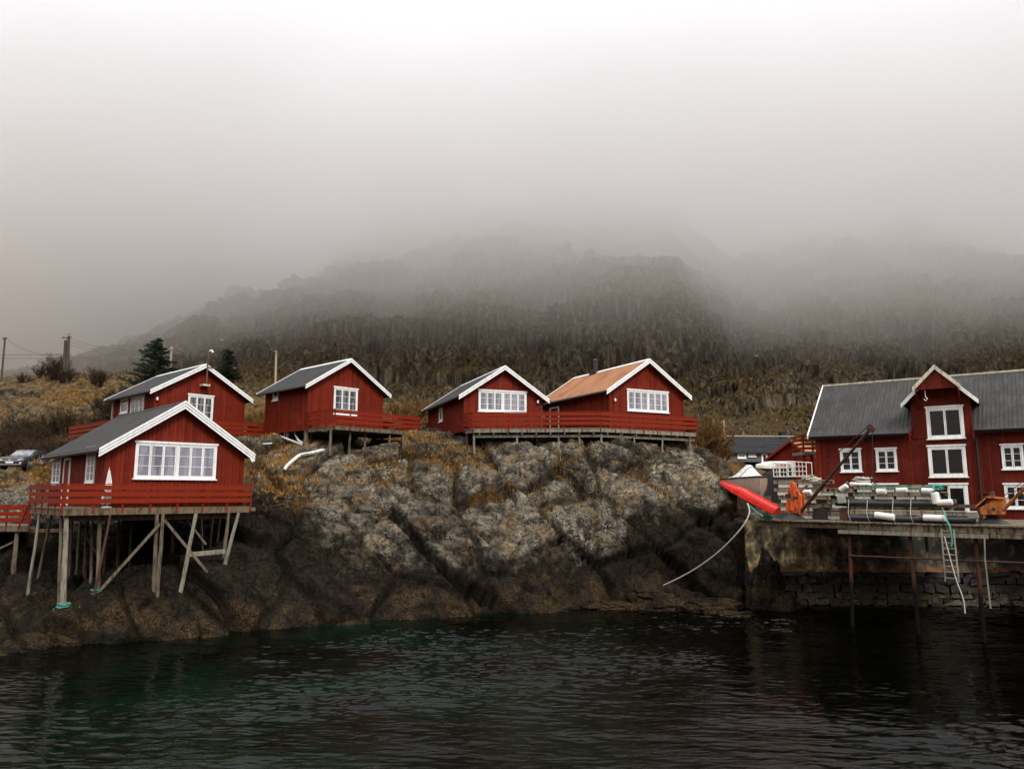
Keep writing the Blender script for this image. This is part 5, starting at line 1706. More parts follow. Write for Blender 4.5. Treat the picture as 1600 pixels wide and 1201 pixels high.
m = MB(); m.prism([(.5, ht - .32), (1.3, ht - .3), (1.25, ht - .06), (.8, ht - .05)], lambda x, z, d: (x, d, z), -.515, -.502); m.build('window', M['glass_mid'], bx)

# mooring rope from the quay corner into the water
Dm = 36.0
rope('pale mooring rope sagging from the quay corner to the small rocks in the water',
     [at(1168, 786, 35.9), at(1171, 800, 35.6), at(1163, 818, 35.6), at(1145, 840, 36), at(1120, 864, 36.8), at(1090, 886, 37.8), at(1062, 902, 38.8), at(1037, 914, 39.6)], .033, M['rope'], 'mooring rope', 'mooring_rope')
rope('teal mooring line on the rock below the red boat, by the quay corner', [at(1167, 787, 35.9), at(1175, 793, 35.9), at(1184, 801, 35.7), at(1192, 806, 35.6)], .03, M['teal'], 'mooring rope', 'mooring_rope')
tangle('teal rope wound round the foot of the front left stilt', at(97.5, 951, 31.1) - Vector((0, 0, .05)), .26, .28, 8, .022, M['teal'])
tangle('teal rope wound round the second stilt, where the long brace starts', at(149, 930, 32.2) - Vector((0, 0, .1)), .24, .35, 9, .022, M['teal'])
rope('thin teal rope hanging between the two wound stilts', [at(144, 935, 32.2), at(130, 945, 31.8), at(112, 951, 31.3), at(99, 952, 31.0)], .018, M['teal'])
rope('teal rope end trailing from the front left stilt down the rock', [at(84, 950, 31.1), at(82, 958, 31.0), at(80, 962, 30.9), at(76, 972, 30.8)], .018, M['teal'])
# hoses under the cabin left of centre
def on_rock(u, v, lift=.06, near=36):
    h_ = hit(u, v, near)
    return Vector((h_.x, h_.y - .1, h_.z + lift))
rope('thick pale hose snaking over the rock under the cabin left of centre', [at(503, 700, 46.6), at(508, 704, 46.2), on_rock(503, 709, .13), on_rock(488, 712, .15), on_rock(470, 716, .15), on_rock(460, 722, .15), on_rock(451, 730, .12), on_rock(445, 737, .05)], .10, M['hose'], 'hose', 'hose', group='pale hoses under the cabins')
rope('pale hose hanging under the floor of the cabin left of centre', [at(460, 674, 49.2), at(463, 682, 48.8), at(468, 689, 48.3), at(474, 692, 48)], .06, M['hose'], 'hose', 'hose', group='pale hoses under the cabins')
rope('straight pale pipe slanting below the floor of the cabin left of centre', [at(428, 678, 50.0), at(450, 686, 49), at(473, 695, 48)], .065, M['hose'], 'pipe', 'drain_pipe')
rope('thin pale pipe dropping beside the eave of the large front cabin', [at(384, 704, 41), at(391, 714, 40.5), at(395, 722, 40.2)], .05, M['hose'], 'pipe', 'drain_pipe')
rope('pale pipe lying along the ridge of rock between the back left cabin and the next', [at(389, 695, 48), at(405, 694, 47.8), at(425, 692.5, 47.6)], .05, M['hose'], 'pipe', 'drain_pipe')

# ================================================================ things behind
# grey house beyond the yard
a0 = at(1141, 722, 84); a1 = at(1262, 722, 86)
ga = math.atan2(a1.y - a0.y, a1.x - a0.x)
gd, gn = dirs(ga)
zg = ground_z(a0.x, a0.y) - .2
GW = (a1 - a0).length
_, zeg = plane_sz(a0, gd, 1145, 706); zeg -= zg
zrg = at(1146, 684, 87.5).z - zg
gh = empty('grey_house', (a0.x, a0.y, zg), ga, 'low dark grey house with a black tiled roof, far behind the boats', 'house')
m = MB(); m.prism([(0, 0), (7, 0), (7, zeg), (3.5, zrg), (0, zeg)], lambda y, z, d: (d, y, z), 0, GW)
m.build('wall', M['darkgrey'], gh)
m = MB(); slg = (zrg - zeg) / 3.5
m.prism([(-.35, zeg - slg * .35 + .02), (3.5, zrg + .02), (7.35, zeg - slg * .35 + .02), (7.35, zeg - slg * .35 + .16), (3.5, zrg + .16), (-.35, zeg - slg * .35 + .16)], lambda y, z, d: (d, y, z), -.3, GW + .3)
n_ = 9
for k in range(n_):
    y0 = -.35 + 3.8 * k / n_
    z0 = zeg + slg * y0 + .16
    m.box(-.3, GW + .3, y0 + .01, y0 + .07, z0 + .0, z0 + .09)
rg = m.build('roof', M['roof_tile'], gh)
m = MB(); cu = GW * .885; m.box(cu, cu + .6, 3.2, 3.9, zrg - .2, zrg + .75); m.box(cu - .06, cu + .66, 3.14, 3.96, zrg + .751, zrg + .85)
m.build('chimney', M['iron'], rg)
def gwin(u0, u1, vt, vb, rows=1, units=(2,)):
    s0, z1_ = plane_sz(a0, gd, u0, vt); s1, z0_ = plane_sz(a0, gd, u1, vb)
    window(gh, frontT, s0, s1, z0_ - zg, z1_ - zg, units, rows, M['glass_dark'], cas=.16)
gwin(1152, 1165.5, 708, 716); gwin(1169, 1181, 707.5, 713.5, 1, (1,)); gwin(1189, 1199.5, 708, 722, 1, (1,))
# red shed
p0 = at(1201, 735, 62.2); p1 = at(1254, 735, 60.6)
ra = math.atan2(p1.y - p0.y, p1.x - p0.x)
rd, rn = dirs(ra)
zs_ = ground_z(p0.x, p0.y) - .4
sw = (p1 - p0).length
_, zes = plane_sz(p0, rd, 1202, 717); zes -= zs_
_, zrs = plane_sz(p0, rd, 1236, 690); zrs -= zs_
sh = empty('red_shed', (p0.x, p0.y, zs_), ra, 'plain red shed with an off-centre gable in front of the grey house', 'shed')
ax = plane_sz(p0, rd, 1236, 690)[0]
zr_r = zes + .55
m = MB(); m.prism([(0, 0), (sw, 0), (sw, zr_r), (ax, zrs), (0, zes)], lambda x, z, d: (x, d, z), 0, 5)
m.prism([(sw + .01, 0), (sw + 2.3, 0), (sw + 2.3, zes - .2), (sw + .01, zes + .35)], lambda x, z, d: (x, d, z), .4, 4)
x = 0
while x < sw:
    m.box(x + .04, x + .12, -.022, .003, 0, min(zes + (zrs - zes) * x / ax, zrs + (zr_r - zrs) * max(0, x + .12 - ax) / (sw - ax)) - .02)
    x += .17
m.build('wall', M['red'], sh)
for nm, (xa, za, xb, zb_) in (('roof', (-.25, zes - .22, ax, zrs)), ('roof', (ax + .003, zrs, sw + .2, zr_r - .1))):
    m = MB(); m.prism([(xa, za + .02), (xb, zb_ + .02), (xb, zb_ + .13), (xa, za + .13)], lambda x, z, d: (x, d, z), -.3, 5.2)
    m.build(nm, M['roof_tan'] if xa > 0 else M['roof_dark'], sh)
m = MB(); m.prism([(-.27, zes - .28), (ax, zrs - .06), (ax, zrs + .15), (-.27, zes - .07)], lambda x, z, d: (x, d, z), -.36, -.305)
m.prism([(ax + .003, zrs - .06), (sw + .2, zr_r - .2), (sw + .2, zr_r + .04), (ax + .003, zrs + .15)], lambda x, z, d: (x, d, z), -.36, -.305)
m.build('bargeboard', M['red_rail'], sh)
# small red balcony at the back of the warehouse
p0 = at(1254, 709, 49.5); p1 = at(1284, 709, 49.5)
zb0 = p0.z
bal = empty('balcony', (0, 0, 0), 0, 'small red slatted balcony on a post at the left end of the warehouse', 'balcony')
m = MB(); m.box(p0.x, p1.x, p0.y, p0.y + 1.8, zb0 - .06, zb0 + .16); m.build('floor', M['wood_grey'], bal)
for k in range(4):
    m = MB(); m.box(p0.x, p1.x, p0.y - .03, p0.y, zb0 + .30 + k * .27, zb0 + .45 + k * .27); m.build('rail_board', M['red_rail'], bal)
    m = MB(); m.box(p0.x - .03, p0.x, p0.y, p0.y + 1.8, zb0 + .30 + k * .27, zb0 + .45 + k * .27); m.build('rail_board', M['red_rail'], bal)
for x_ in (p0.x + .05, p1.x - .6):
    m = MB(); m.box(x_, x_ + .09, p0.y + .003, p0.y + .09, zb0 - .0 + .161, zb0 + 1.3); m.build('baluster', M['red_rail'], bal)
for x_ in (p0.x + .6, p0.x + .05):
    m = MB(); m.box(x_, x_ + .14, p0.y + .1, p0.y + .24, ground_z(x_, p0.y) - .3, zb0 - .061); m.build('post', M['red'], bal)

# ---------------------------------------------------------------- parasol on the front terrace
pp = at(168, 770, 32.45); pp.z = ZT
par = empty('parasol', tuple(pp), 0, 'folded white parasol standing on the terrace of the large front cabin', 'parasol')
m = MB(); m.tube([(0, 0, .002), (0, 0, 1.62)], .022, 8); m.tube([(0, 0, .002), (0, 0, .05), (0, 0, .08)], [.22, .2, .05], 12)
m.build('pole', M['float'], par)
rings = []
random.seed(2)
ph = [random.uniform(0, 6.3) for _ in range(4)]
for k in range(26):
    t = k / 25
    z_ = 1.60 - 1.42 * t
    base = .025 + .13 * t ** .8 + (.05 if .5 < t < .56 else 0) - (.06 if .60 < t < .68 else 0)
    rings.append([(math.cos(a) * base * (1 + .35 * math.sin(a * 7 + ph[0] + t * 2) + .2 * math.sin(a * 11 + ph[1])) + .05 * t * math.sin(ph[2] + t * 4), math.sin(a) * base * (1 + .35 * math.sin(a * 7 + ph[0] + t * 2)), z_ + .04 * math.sin(a * 5 + ph[3]) * t) for a in [2 * math.pi * j / 44 for j in range(44)]])
m = MB(); m.loft(rings); m.build('canopy', M['float'], par, True)
m = MB(); m.tube([(0, 0, 1.6), (0, 0, 1.72)], [.02, .008], 6); m.build('finial', M['float'], par)

# ---------------------------------------------------------------- parked car
cpz = ground_z(at(14, 733, 53).x, 53)
cc_ = at(14, 733, 53)
car = empty('parked_car', (cc_.x, cc_.y, cpz + .02), R(4), 'dark grey car parked nose first above the rocks at the left edge', 'car')
M['car'] = paint('dark_metallic_paint', (.018, .02, .023), .2, .22, 1, (1, 1, 1), spec=.7)
M['chrome'] = paint('bright_trim', (.5, .5, .5), .1, .25, 1, (1, 1, 1), spec=.8)
W2 = .92
def cring(y, hw_, z0, z1, zs, tw):
    return [(-hw_ * .93, y, z0), (-hw_, y, z0 + .15), (-hw_ * 1.0, y, zs), (-hw_ * .96, y, zs + (z1 - zs) * .3), (-tw, y, z1 - .03), (-tw * .6, y, z1), (tw * .6, y, z1), (tw, y, z1 - .03), (hw_ * .96, y, zs + (z1 - zs) * .3), (hw_, y, zs), (hw_, y, z0 + .15), (hw_ * .93, y, z0)]
m = MB()
m.loft([cring(-.0, W2 * .90, .25, .62, .5, .7), cring(.05, W2 * .97, .22, .78, .6, .78), cring(.25, W2, .22, .90, .72, .8), cring(.9, W2, .22, .98, .78, .82), cring(1.25, W2, .22, 1.02, .86, .84),
        cring(1.85, W2, .22, 1.44, .92, .66), cring(2.1, W2, .22, 1.50, .93, .64), cring(3.3, W2, .22, 1.50, .93, .64), cring(4.0, W2 * .98, .22, 1.36, .93, .64), cring(4.4, W2 * .93, .3, .95, .85, .7)], True, True)
m.build('body', M['car'], car, True)
m = MB(); m.add([(-.70, 1.27, 1.045), (.70, 1.27, 1.045), (.60, 1.80, 1.42), (-.60, 1.80, 1.42)], [(0, 1, 2, 3)]); 
m.build('windscreen', M['glass_mid'], car)
m = MB(); m.box(-.60, .60, -.02, .0, .50, .60); m.build('grille', M['iron'], car)
m = MB(); m.box(-.62, .62, -.035, -.021, .60, .625); m.box(-.75, .75, -.03, -.0, .33, .355); m.build('trim', M['chrome'], car)
for s_ in (-1, 1):
    m = MB(); m.prism([(s_ * .52, .62), (s_ * .84, .66), (s_ * .86, .74), (s_ * .54, .70)], lambda x, z, d: (x, d, z), -.03, .2); m.build('headlight', M['chrome'], car)
    m = MB(); m.tube([(s_ * .72, -.02, .45), (s_ * .72, .06, .45)], .07, 12); m.build('fog_lamp', M['chrome'], car)
    m = MB(); m.box(min(s_ * .93, s_ * 1.08), max(s_ * .93, s_ * 1.08), 1.35, 1.45, .98, 1.12); m.build('mirror', M['car'], car)
    for y_ in (.85, 3.55):
        m = MB(); m.tube([(s_ * .74, y_, .33), (s_ * .95, y_, .33)], .33, 20); wv_ = m.build('wheel', M['iron'], car, True)
        m = MB(); m.tube([(s_ * .945, y_, .33), (s_ * .965, y_, .33)], .2, 14); m.build('rim', M['chrome'], wv_, True)
m = MB(); m.box(-.26, .26, -.05, -.036, .44, .55); m.build('number_plate', M['white'], car)
m = MB()
for k in range(16):
    a, b = 2 * math.pi * k / 16, 2 * math.pi * (k + 1) / 16
    m.beam((.075 * math.cos(a), -.045, .665 + .075 * math.sin(a)), (.075 * math.cos(b), -.045, .665 + .075 * math.sin(b)), .014, .014)
m.beam((-.04, -.045, .71), (0, -.045, .62), .012, .012); m.beam((.04, -.045, .71), (0, -.045, .62), .012, .012)
m.build('badge', M['chrome'], car)

# ---------------------------------------------------------------- poles and lines
def pole(name, label, u, vb, vt, D, r, mat, arms=0, du=0, cat='utility pole', twin=0):
    b = at(u + du, vb, D); t = at(u, vt, D)
    b.z = ground_z(b.x, b.y) - .3 if D < 105 else b.z - 1
    root = empty(name, tuple(b), 0, label, cat, 'poles along the shore')
    m = MB(); m.tube([(0, 0, 0), (t.x - b.x, 0, t.z - b.z)], [r * 1.25, r], 9)
    m.build('shaft', mat, root, True)
    h_ = t.z - b.z
    if twin:
        m = MB(); m.tube([(-twin, 0, 0), (-twin + t.x - b.x, 0, h_ - .5)], [r * 1.2, r], 9)
        m.build('shaft', mat, root, True)
    for k in range(arms):
        w_ = .28 if not twin else .4
        m = MB(); m.beam((t.x - b.x - w_ - twin, -.1, h_ - .25 - k * .5), (t.x - b.x + w_, -.1, h_ - .2 - k * .5), .07, .09)
        a_ = m.build('crossarm', mat, root)
        for q in (-.22, .22):
            m = MB(); x_ = t.x - b.x + q - (twin if q < 0 else 0); m.tube([(x_, -.1, h_ - .18 - k * .5), (x_, -.1, h_ - .02 - k * .5)], .035, 6)
            m.build('insulator', M['iron'], a_)
    return t
tA = pole('utility_pole', 'thin leaning pole at the far left edge on the skyline', 8, 585, 527, 92, .10, M['pole'], 1, -5)
tB = pole('utility_pole', 'dark double pole with a bird on top, on the yellow hill', 107.5, 588, 525, 84, .15, M['pole'], 1, -2, twin=.33)
tC = pole('utility_pole', 'pale pole beside the larger conifer behind the back cabin', 268, 585, 541, 64, .08, M['pole_pale'], 1, -1)
tD = pole('street_lamp', 'pale pole with a short lamp arm behind the cabin left of centre', 431.5, 600, 548, 62, .085, M['pole_pale'], 0, 0, 'street lamp')
tE = pole('utility_pole', 'plain pale pole on the slope left of the grey house', 1131, 708, 656, 62, .07, M['pole_pale'], 0, .5)
sl_ = [o for o in C.objects if o.name.startswith('street_lamp')][0]
hh_ = tD.z - sl_.location.z
m = MB(); m.tube([(0, 0, hh_ - .25), (-.12, -.2, hh_ - .1), (-.3, -.5, hh_ - .05)], .03, 6); m.build('arm', M['pole_pale'], sl_)
m = MB(); m.box(-.42, -.22, -.8, -.45, hh_ - .12, hh_ - .02); m.build('lamp_head', M['darkgrey'], sl_)
def wire(label, p, q, sag, r=.018, mat=None):
    pts = []
    for k in range(13):
        t = k / 12
        w_ = Vector(p).lerp(Vector(q), t); w_.z -= sag * 4 * t * (1 - t)
        pts.append(w_)
    m = MB(); m.tube(pts, r, 4)
    tag(m.build('overhead_line', mat or M['wire'], None, True), label, 'cable', 'overhead lines')
wire('sagging line from the thin far left pole to the dark double pole', tA, tB - Vector((0, 0, 1.9)), 1.0)
wire('upper level line crossing the sky left of the double pole', at(-150, 551, 92), tB - Vector((0, 0, 2.2)), .1)
wire('lower level line crossing the sky left of the double pole', at(-150, 556, 92), tB - Vector((0, 0, 2.6)), .1)
for k, w_ in enumerate(('upper', 'middle', 'lower')):
    wire('%s line running from the double pole down to the pole by the conifer' % w_, tB - Vector((.3 * k - .3, 0, .3 + .25 * k)), tC - Vector((.3 * k - .3, 0, .15 + .2 * k)), .7, .016)
for k, w_ in enumerate(('upper', 'lower')):
    wire('%s line from the pole by the conifer to the street lamp' % w_, tC - Vector((0, 0, .15 + .5 * k)), tD - Vector((0, 0, .2 + .4 * k)), .9)
    wire('%s line from the street lamp off to the right behind the cabins' % w_, tD - Vector((0, 0, .2 + .4 * k)), at(760, 640, 74) - Vector((0, 0, .4 * k)), 1.0)
wire('dark line crossing the hillside from the tan-roofed cabin to the warehouse', at(1070, 626, 60), at(1300, 645, 60), .35)
wire('pale line level with the ridge of the grey house', at(1122, 680.5, 62), at(1262, 681.5, 66), .0, .03, M['hose'])
wire('faint line meeting the plain pale pole on the slope', tE - Vector((0, 0, .3)), at(1260, 664, 70), .2, .014)

# ---------------------------------------------------------------- birds
def bird(label, u, v, D, span, body, ang, perched=False):
    c = at(u, v, D)
    root = empty('gull' if not perched else 'crow', tuple(c), ang, label, 'bird')
    m = MB()
    s = span
    m.tube([(-.26 * s, 0, 0), (-.2 * s, 0, .0), (-.06 * s, 0, 0), (.1 * s, 0, .01 * s), (.2 * s, 0, .03 * s), (.26 * s, 0, .02 * s), (.3 * s, 0, .01 * s)], [.01 * s, .03 * s, .06 * s, .06 * s, .035 * s, .03 * s, .006 * s], 8)
    m.build('body', body, root, True)
    for sd_ in (-1, 1):
        m = MB()
        if perched:
            m.add([(.1 * s, sd_ * .05 * s, .03 * s), (-.3 * s, sd_ * .03 * s, -.02 * s), (-.1 * s, sd_ * .07 * s, -.03 * s), (.1 * s, sd_ * .065 * s, -.0)], [(0, 1, 2, 3)])
        else:
            pts = [(.07 * s, 0, .02 * s), (.10 * s, sd_ * .22 * s, .12 * s), (-.02 * s, sd_ * .5 * s, .06 * s), (-.04 * s, sd_ * .25 * s, .09 * s), (-.08 * s, 0, .02 * s)]
            m.add(pts + [(x, y, z - .012 * s) for x, y, z in pts], [(0, 1, 3, 4), (1, 2, 3), (9, 8, 6, 5), (8, 7, 6), (0, 5, 6, 1), (1, 6, 7, 2), (4, 3, 8, 9), (3, 2, 7, 8)])
        m.build('wing', body, root)
    return root
bird('dark gull with spread wings gliding high over the right slope', 1446, 430, 110, 1.0, M['iron'], R(65))
bird('white gull flying low in front of the right hillside', 1182, 556, 110, 1.0, M['float'], R(20))
bird('small white gull flying above the smaller conifer', 347, 531, 80, .75, M['float'], R(70))
bird('dark bird perched on top of the double pole', 107, 522.2, 84, .75, M['iron'], R(30), True)

# ---------------------------------------------------------------- low rocks at the water's edge
def shore_rock(label, u, v, wx_, wy_2, h_, seed):
    c = atz(u, v, 0)
    n1, n2 = 60, 34
    th = np.linspace(0, 2 * math.pi, n1, endpoint=False); ph_ = np.linspace(0, 1, n2)
    T_, P_2 = np.meshgrid(th, ph_)
    T_, P_2 = T_.ravel(), P_2.ravel()
    rad = np.sin(P_2 * math.pi / 2 * 1.25)
    x = np.cos(T_) * rad; y = np.sin(T_) * rad; z = np.cos(P_2 * math.pi / 2 * 1.25)
    nn = fbm(x * 1.4 + seed, y * 1.4, z * 1.4, 5, seed)
    f1_, f2_, r_, _c = vor(x * 1.6 + seed, y * 1.6, z * 1.6, seed)
    k = 1 + .4 * nn + .25 * (r_[0] - .5) - .12 * (1 - sstep(f2_ - f1_, 0, .1))
    V = np.stack([c.x + x * wx_ * k, c.y + y * wy_2 * k, z * h_ * k - .12], 1)
    fs = []
    for i in range(n2 - 1):
        for j in range(n1):
            fs.append((i * n1 + j, (i + 1) * n1 + j, (i + 1) * n1 + (j + 1) % n1, i * n1 + (j + 1) % n1))
    m = MB(); m.add([tuple(map(float, p)) for p in V], fs)
    o_ = m.build('shore_rock', ROCK, None, True)
    a_ = o_.data.attributes.new('tone', 'FLOAT', 'POINT'); a_.data.foreach_set('value', [.8] * len(o_.data.vertices))
    tag(o_, label, 'rock', 'low rocks at the foot of the cliff')
shore_rock('low tan rock in the water left of where the pale rope lands', 955, 950, 2.0, .8, .5, 3)
shore_rock('mossy brown rock where the pale mooring rope lands', 1035, 948, 1.9, 1.3, 1.1, 8)
shore_rock('long low rock stretching right from the mossy one', 1105, 954, 1.8, 1.0, .75, 13)
shore_rock('small flat rock at the right end of the low rocks', 1150, 962, 1.0, .6, .32, 21)

shore_rock('dark steep rock leaning against the left end of the retaining wall', 1196, 950, 1.0, .9, 2.9, 31)
shore_rock('smaller dark rock at the foot of the retaining wall, left end', 1226, 952, .8, .6, .9, 37)

# ---------------------------------------------------------------- vegetation
def leafmat(name, a, b, rough=.9):
    t = NT(name)
    g = t.n('ShaderNodeNewGeometry')
    c = t.ramp(g.outputs['Random Per Island'], [(0.0, a), (1.0, b)])
    return t.set(c, rough, spec=.15)
M['needle'] = leafmat('spruce_needles', (.004, .008, .004), (.022, .032, .014))
M['twig'] = leafmat('bare_twigs', (.012, .008, .005), (.06, .036, .02))
M['twig_ochre'] = leafmat('ochre_twigs', (.04, .02, .007), (.17, .085, .025))
M['blade'] = leafmat('dry_grass_blades', (.05, .024, .006), (.42, .22, .06))
def tri_cloud(P, D_, W_, up=None):
    """one slim triangle per blade: base point, direction*length, half width vector"""
    n = len(P)
    V = np.empty((n * 3, 3)); V[0::3] = P - W_; V[1::3] = P + W_; V[2::3] = P + D_
    return V
def tri_obj(name, V, mat, parent=None):
    n = len(V) // 3
    me = bpy.data.meshes.new(name)
    me.vertices.add(n * 3); me.vertices.foreach_set('co', V.astype(np.float32).ravel())
    me.loops.add(n * 3); me.loops.foreach_set('vertex_index', np.arange(n * 3, dtype=np.int32))
    me.polygons.add(n); me.polygons.foreach_set('loop_start', np.arange(0, n * 3, 3, dtype=np.int32)); me.polygons.foreach_set('loop_total', np.full(n, 3, dtype=np.int32))
    me.update(calc_edges=True)
    me.materials.append(mat)
    o = bpy.data.objects.new(name, me); C.objects.link(o)
    if parent: o.parent = parent
    return o
rng = np.random.default_rng(4)
def conifer(label, u, vb, vt, D, wpx, seed):
    rg_ = np.random.default_rng(seed)
    t = at(u, vt, D)
    zb_ = ground_z(t.x, t.y) - .2
    H_ = t.z - zb_
    root = empty('conifer_tree', (t.x, t.y, zb_), 0, label, 'conifer', 'conifers behind the back left cabin')
    m = MB(); m.tube([(0, 0, 0), (.03, 0, H_ * .5), (0, 0, H_)], [.14, .09, .015], 8); m.build('trunk', M['bark'], root)
    Rm = wpx / 2 * D / FPX
    Ps, Ds, Ws = [], [], []
    mb = MB()
    nb = 230
    for k in range(nb):
        f = (k + rg_.random()) / nb
        z = H_ * (.12 + .86 * f)
        L_ = Rm * 1.35 * (1 - f) ** .62 * rg_.uniform(.35, 1.25) + .10
        a = rg_.random() * 6.28
        d = np.array([math.cos(a), math.sin(a), rg_.uniform(-.12, .35)])
        q = np.array([0, 0, z])
        mb.tube([Vector(q), Vector(q + d * L_ * .6), Vector(q + d * L_ - np.array([0, 0, .06 * L_]))], [.02, .012, .005], 3)
        n = int(60 * L_ + 14)
        tt = rg_.uniform(.12, 1, n)
        base = q + d * L_ * tt[:, None] + rg_.normal(0, .05, (n, 3))
        side = np.cross(d, [0, 0, 1]); side /= np.linalg.norm(side)
        dd = d * .6 + side * rg_.uniform(-1, 1, n)[:, None] + np.array([0, 0, 1]) * rg_.uniform(-.45, .15, n)[:, None]
        Ps.append(base); Ds.append(dd * (rg_.uniform(.14, .32, n) * (1.15 - .5 * tt))[:, None]); Ws.append(np.array([0, 0, 1]) * rg_.uniform(.02, .045, n)[:, None] + side * .02)
    br = mb.build('limbs', M['bark'], root)
    tri_obj('crown', tri_cloud(np.concatenate(Ps), np.concatenate(Ds), np.concatenate(Ws)), M['needle'], root)
conifer('larger dark conifer with a ragged crown beside the pale pole', 246, 596, 527, 62, 84, 1)
conifer('smaller slim conifer just right of the back cabin gable', 356, 606, 545, 64, 42, 2)
def shrub_mesh(name, seed, H_, W_, mat, stems=9, dens=1.0):
    rg_ = random.Random(seed)
    m = MB()
    def br(p, d, L_, r, lv):
        q = p + d * L_
        mid = p.lerp(q, .5) + Vector((rg_.uniform(-1, 1), rg_.uniform(-1, 1), rg_.uniform(-.3, .5))) * L_ * .08
        m.tube([p, mid, q], [r, r * .8, r * .55], 3)
        if lv:
            for _ in range(int((3 if lv > 1 else 4) * dens + rg_.random())):
                dd = (d + Vector((rg_.uniform(-1, 1), rg_.uniform(-1, 1), rg_.uniform(-.25, .7))) * .75).normalized()
                br(p.lerp(q, rg_.uniform(.35, 1)), dd, L_ * rg_.uniform(.45, .75), r * .55, lv - 1)
    for _ in range(stems):
        a = rg_.random() * 6.28
        d = Vector((math.cos(a) * rg_.uniform(.1, .7) * W_ / H_, math.sin(a) * rg_.uniform(.1, .7) * W_ / H_, 1)).normalized()
        br(Vector((rg_.uniform(-.15, .15) * W_, rg_.uniform(-.15, .15) * W_, -.1)), d, H_ * rg_.uniform(.4, .6), .03 * H_ / 1.6, 3)
    o = m.build(name, mat)
    return o
sp = [shrub_mesh('bare_shrub', 10 + k, 1.8, 1.6, M['twig'], 15, 1.15) for k in range(3)]
so = [shrub_mesh('ochre_shrub', 20 + k, 1.6, 1.9, M['twig_ochre'], 12, 1.2) for k in range(2)]
used = set()
def place_shrub(protos, u, D, h_, label, group, k):
    src = protos[k % len(protos)]
    a, _ = ray(u, 690)
    z = ground_z(a * D, D)
    if src.name in used:
        o = src.copy(); C.objects.link(o)
    else:
        o = src; used.add(src.name)
    o.location = (a * D, D, z - .05)
    s_ = h_ / 1.8
    o.scale = (s_ * random.uniform(.85, 1.2), s_ * random.uniform(.85, 1.2), s_)
    o.rotation_euler = (0, 0, random.uniform(0, 6.28))
    tag(o, label, 'shrub', group)
random.seed(9)
G = 'bare shrubs in the left thicket'
for k, (u, D, h_) in enumerate(((22, 62, 2.6), (36, 60, 3.0), (48, 59, 2.8), (60, 61, 2.4), (30, 64, 2.4), (90, 60, 2.6), (100, 58, 2.9), (112, 59, 2.4), (76, 63, 2.0), (50, 64, 2.6), (8, 63, 2.2), (120, 62, 2.2), (-20, 62, 2.5), (15, 66, 2.8), (42, 66, 3.0), (66, 66, 2.6), (85, 66, 2.6), (105, 65, 2.8), (130, 64, 2.4), (58, 58, 2.2), (70, 60, 2.6), (83, 58, 2.4), (5, 60, 2.0), (28, 68, 2.6), (140, 66, 2.2), (120, 57, 2.0), (46, 57.5, 2.0))):
    place_shrub(sp, u, D, h_, 'bare dark shrub in the thicket between the car and the back cabin', G, k)
for k, (u, D, h_) in enumerate(((172, 66, 3.0), (184, 65, 3.4), (196, 64, 3.2), (206, 66, 3.4), (214, 63, 2.8), (164, 68, 2.4), (190, 68, 3.2), (178, 70, 3.0), (202, 69, 3.2), (212, 70, 3.2), (156, 70, 2.2), (222, 66, 2.6), (185, 62, 2.4))):
    place_shrub(sp, u, D, h_, 'tall bare brown shrub clumped left of the larger conifer', 'tall bare shrubs beside the larger conifer', k)
for k, (u, D, h_) in enumerate(((70, 84, 2.6), (78, 85, 3.2), (88, 84, 2.4), (96, 84, 2.2), (140, 84, 2.4), (150, 83, 2.6), (28, 86, 1.8), (52, 86, 1.8))):
    place_shrub(sp, u, D, h_, '%s low bare shrub from the left on the skyline of the yellow hill' % ('third', 'fourth', 'fifth', 'sixth', 'seventh', 'rightmost', 'leftmost', 'second')[k], 'shrubs on the skyline of the yellow hill', k)
for k, (u, D, h_) in enumerate(((640, 55, 1.5), (650, 56, 1.9), (660, 58, 1.7), (670, 60, 2.0), (682, 62, 2.2), (700, 64, 2.2), (716, 64, 2.0), (630, 60, 1.7), (615, 60, 1.8), (645, 62, 2.2), (392, 56, 1.4), (402, 57, 1.6), (408, 60, 1.8), (385, 60, 1.6))):
    place_shrub(so, u, D, h_, 'ochre twiggy shrub in the gap between the cabins' if u > 500 else '%s ochre shrub on the slope right of the back cabin' % {392: 'near low', 402: 'near middle', 408: 'far right', 385: 'far left'}.get(u, ''), 'ochre shrubs in the gap left of the smaller cabin' if u > 500 else 'ochre shrubs beside the back cabin', k)
for k, (u, D, h_) in enumerate(((1088, 55, 2.6), (1096, 56, 3.2), (1105, 56, 3.3), (1114, 57, 2.9), (1122, 58, 2.4), (1100, 59, 3.6), (1110, 60, 3.4), (1092, 60, 3.4), (1128, 60, 1.8), (1080, 57, 3.0))):
    place_shrub(so, u, D, h_, 'ochre shrub in the dense clump right of the tan-roofed cabin', 'ochre shrubs right of the tan-roofed cabin', k)

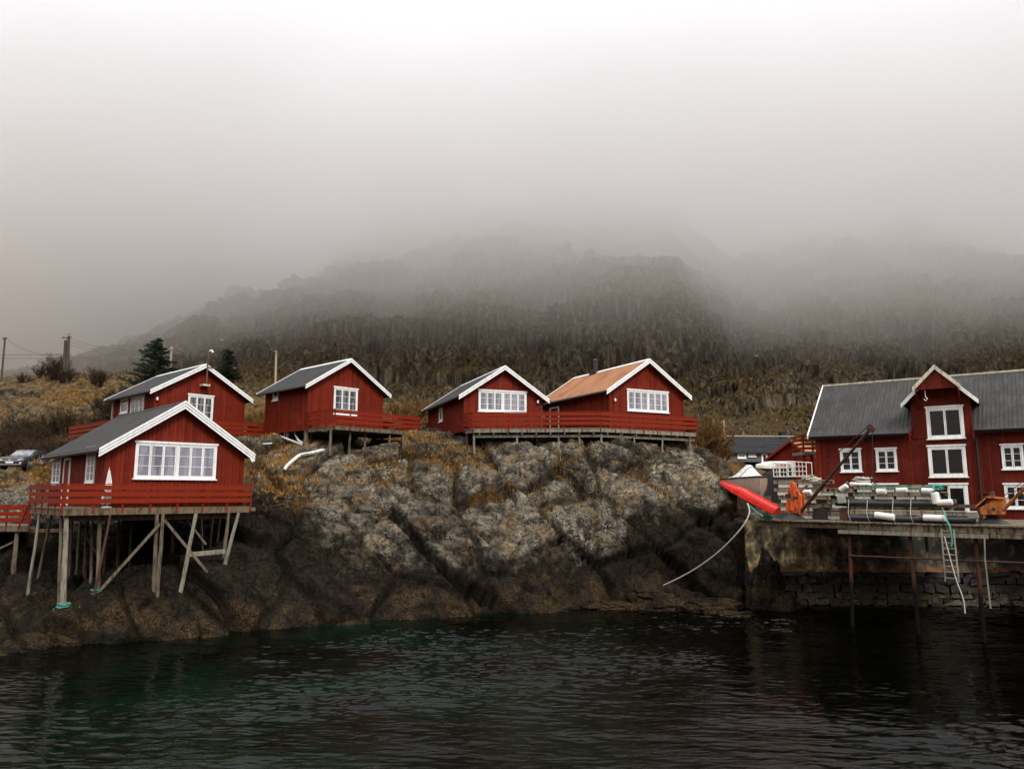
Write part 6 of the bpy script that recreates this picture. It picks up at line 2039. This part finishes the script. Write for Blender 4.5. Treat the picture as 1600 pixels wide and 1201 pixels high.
# dry grass: blades where the turf grows
cand = np.where((GT > .45) & (GX.reshape(-1, 3)[:, 1] < 76) & (GX.reshape(-1, 3)[:, 2] > 3.5) & (np.abs(GX.reshape(-1, 3)[:, 0] / GX.reshape(-1, 3)[:, 1]) < .78))[0]
gp = GX.reshape(-1, 3)[cand]
wgt = GT[cand] * gp[:, 1] ** 1.6 * (.25 + sstep(fbm(gp[:, 0] * .6, gp[:, 1] * .6, None, 3, 66), -.2, .35))
# nothing grows where the houses, the yard and the parking place are
wgt[(gp[:, 0] > 13) & (gp[:, 1] < 50)] = 0
NB = 170000
pick = rng.choice(len(cand), NB, p=wgt / wgt.sum())
B = gp[pick] + rng.normal(0, .07, (NB, 3)) * [1, 1, 0] - [0, 0, .03]
Nn = GN[cand][pick]
lean = rng.normal(0, .45, (NB, 3)) + Nn * .5 + [0.12, -.15, .75]
Ln = rng.uniform(.12, .34, NB)
lean = lean / np.linalg.norm(lean, axis=1, keepdims=True) * Ln[:, None]
an = rng.uniform(0, 6.28, NB)
wd_ = np.stack([np.cos(an), np.sin(an), 0 * an], 1) * rng.uniform(.012, .028, NB)[:, None]
gr = tri_obj('dry_grass', tri_cloud(B, lean, wd_), M['blade'])
gr['kind'] = 'stuff'
# heath on the foot of the mountain
mg = V2[(Ym > 80) & (Ym < 240)]; mt = turfm[(Ym > 80) & (Ym < 240)]
ok_ = (np.abs(mg[:, 0] / mg[:, 1]) < .76)
mg, mt = mg[ok_], mt[ok_]
wq = (.05 + mt) * mg[:, 1] ** 1.5 * (.15 + sstep(fbm(mg[:, 0] * .06, mg[:, 1] * .06, None, 4, 67), -.1, .25))
NH = 70000
pk = rng.choice(len(mg), NH, p=wq / wq.sum())
sc_h = rng.uniform(.25, .9, NH) * (mg[pk][:, 1] / 130) ** .5
an = rng.uniform(0, 6.28, NH)
gh_ = tri_obj('heath', tri_cloud(mg[pk] + rng.normal(0, .5, (NH, 3)) * [1, 1, 0] - [0, 0, .15], np.stack([rng.normal(0, .3, NH), rng.normal(0, .3, NH), np.ones(NH)], 1) * sc_h[:, None], np.stack([np.cos(an), np.sin(an), 0 * an], 1) * (sc_h * rng.uniform(.2, .55, NH))[:, None]), leafmat('heath_leaves', (.010, .009, .004), (.13, .085, .035)))
gh_['kind'] = 'stuff'
for o in C.objects:          # a thing of this kind shares one group only; every label stays within sixteen words
    if 'label' in o and len(o['label'].split()) > 16:
        print('LONG', o.name, o['label'])
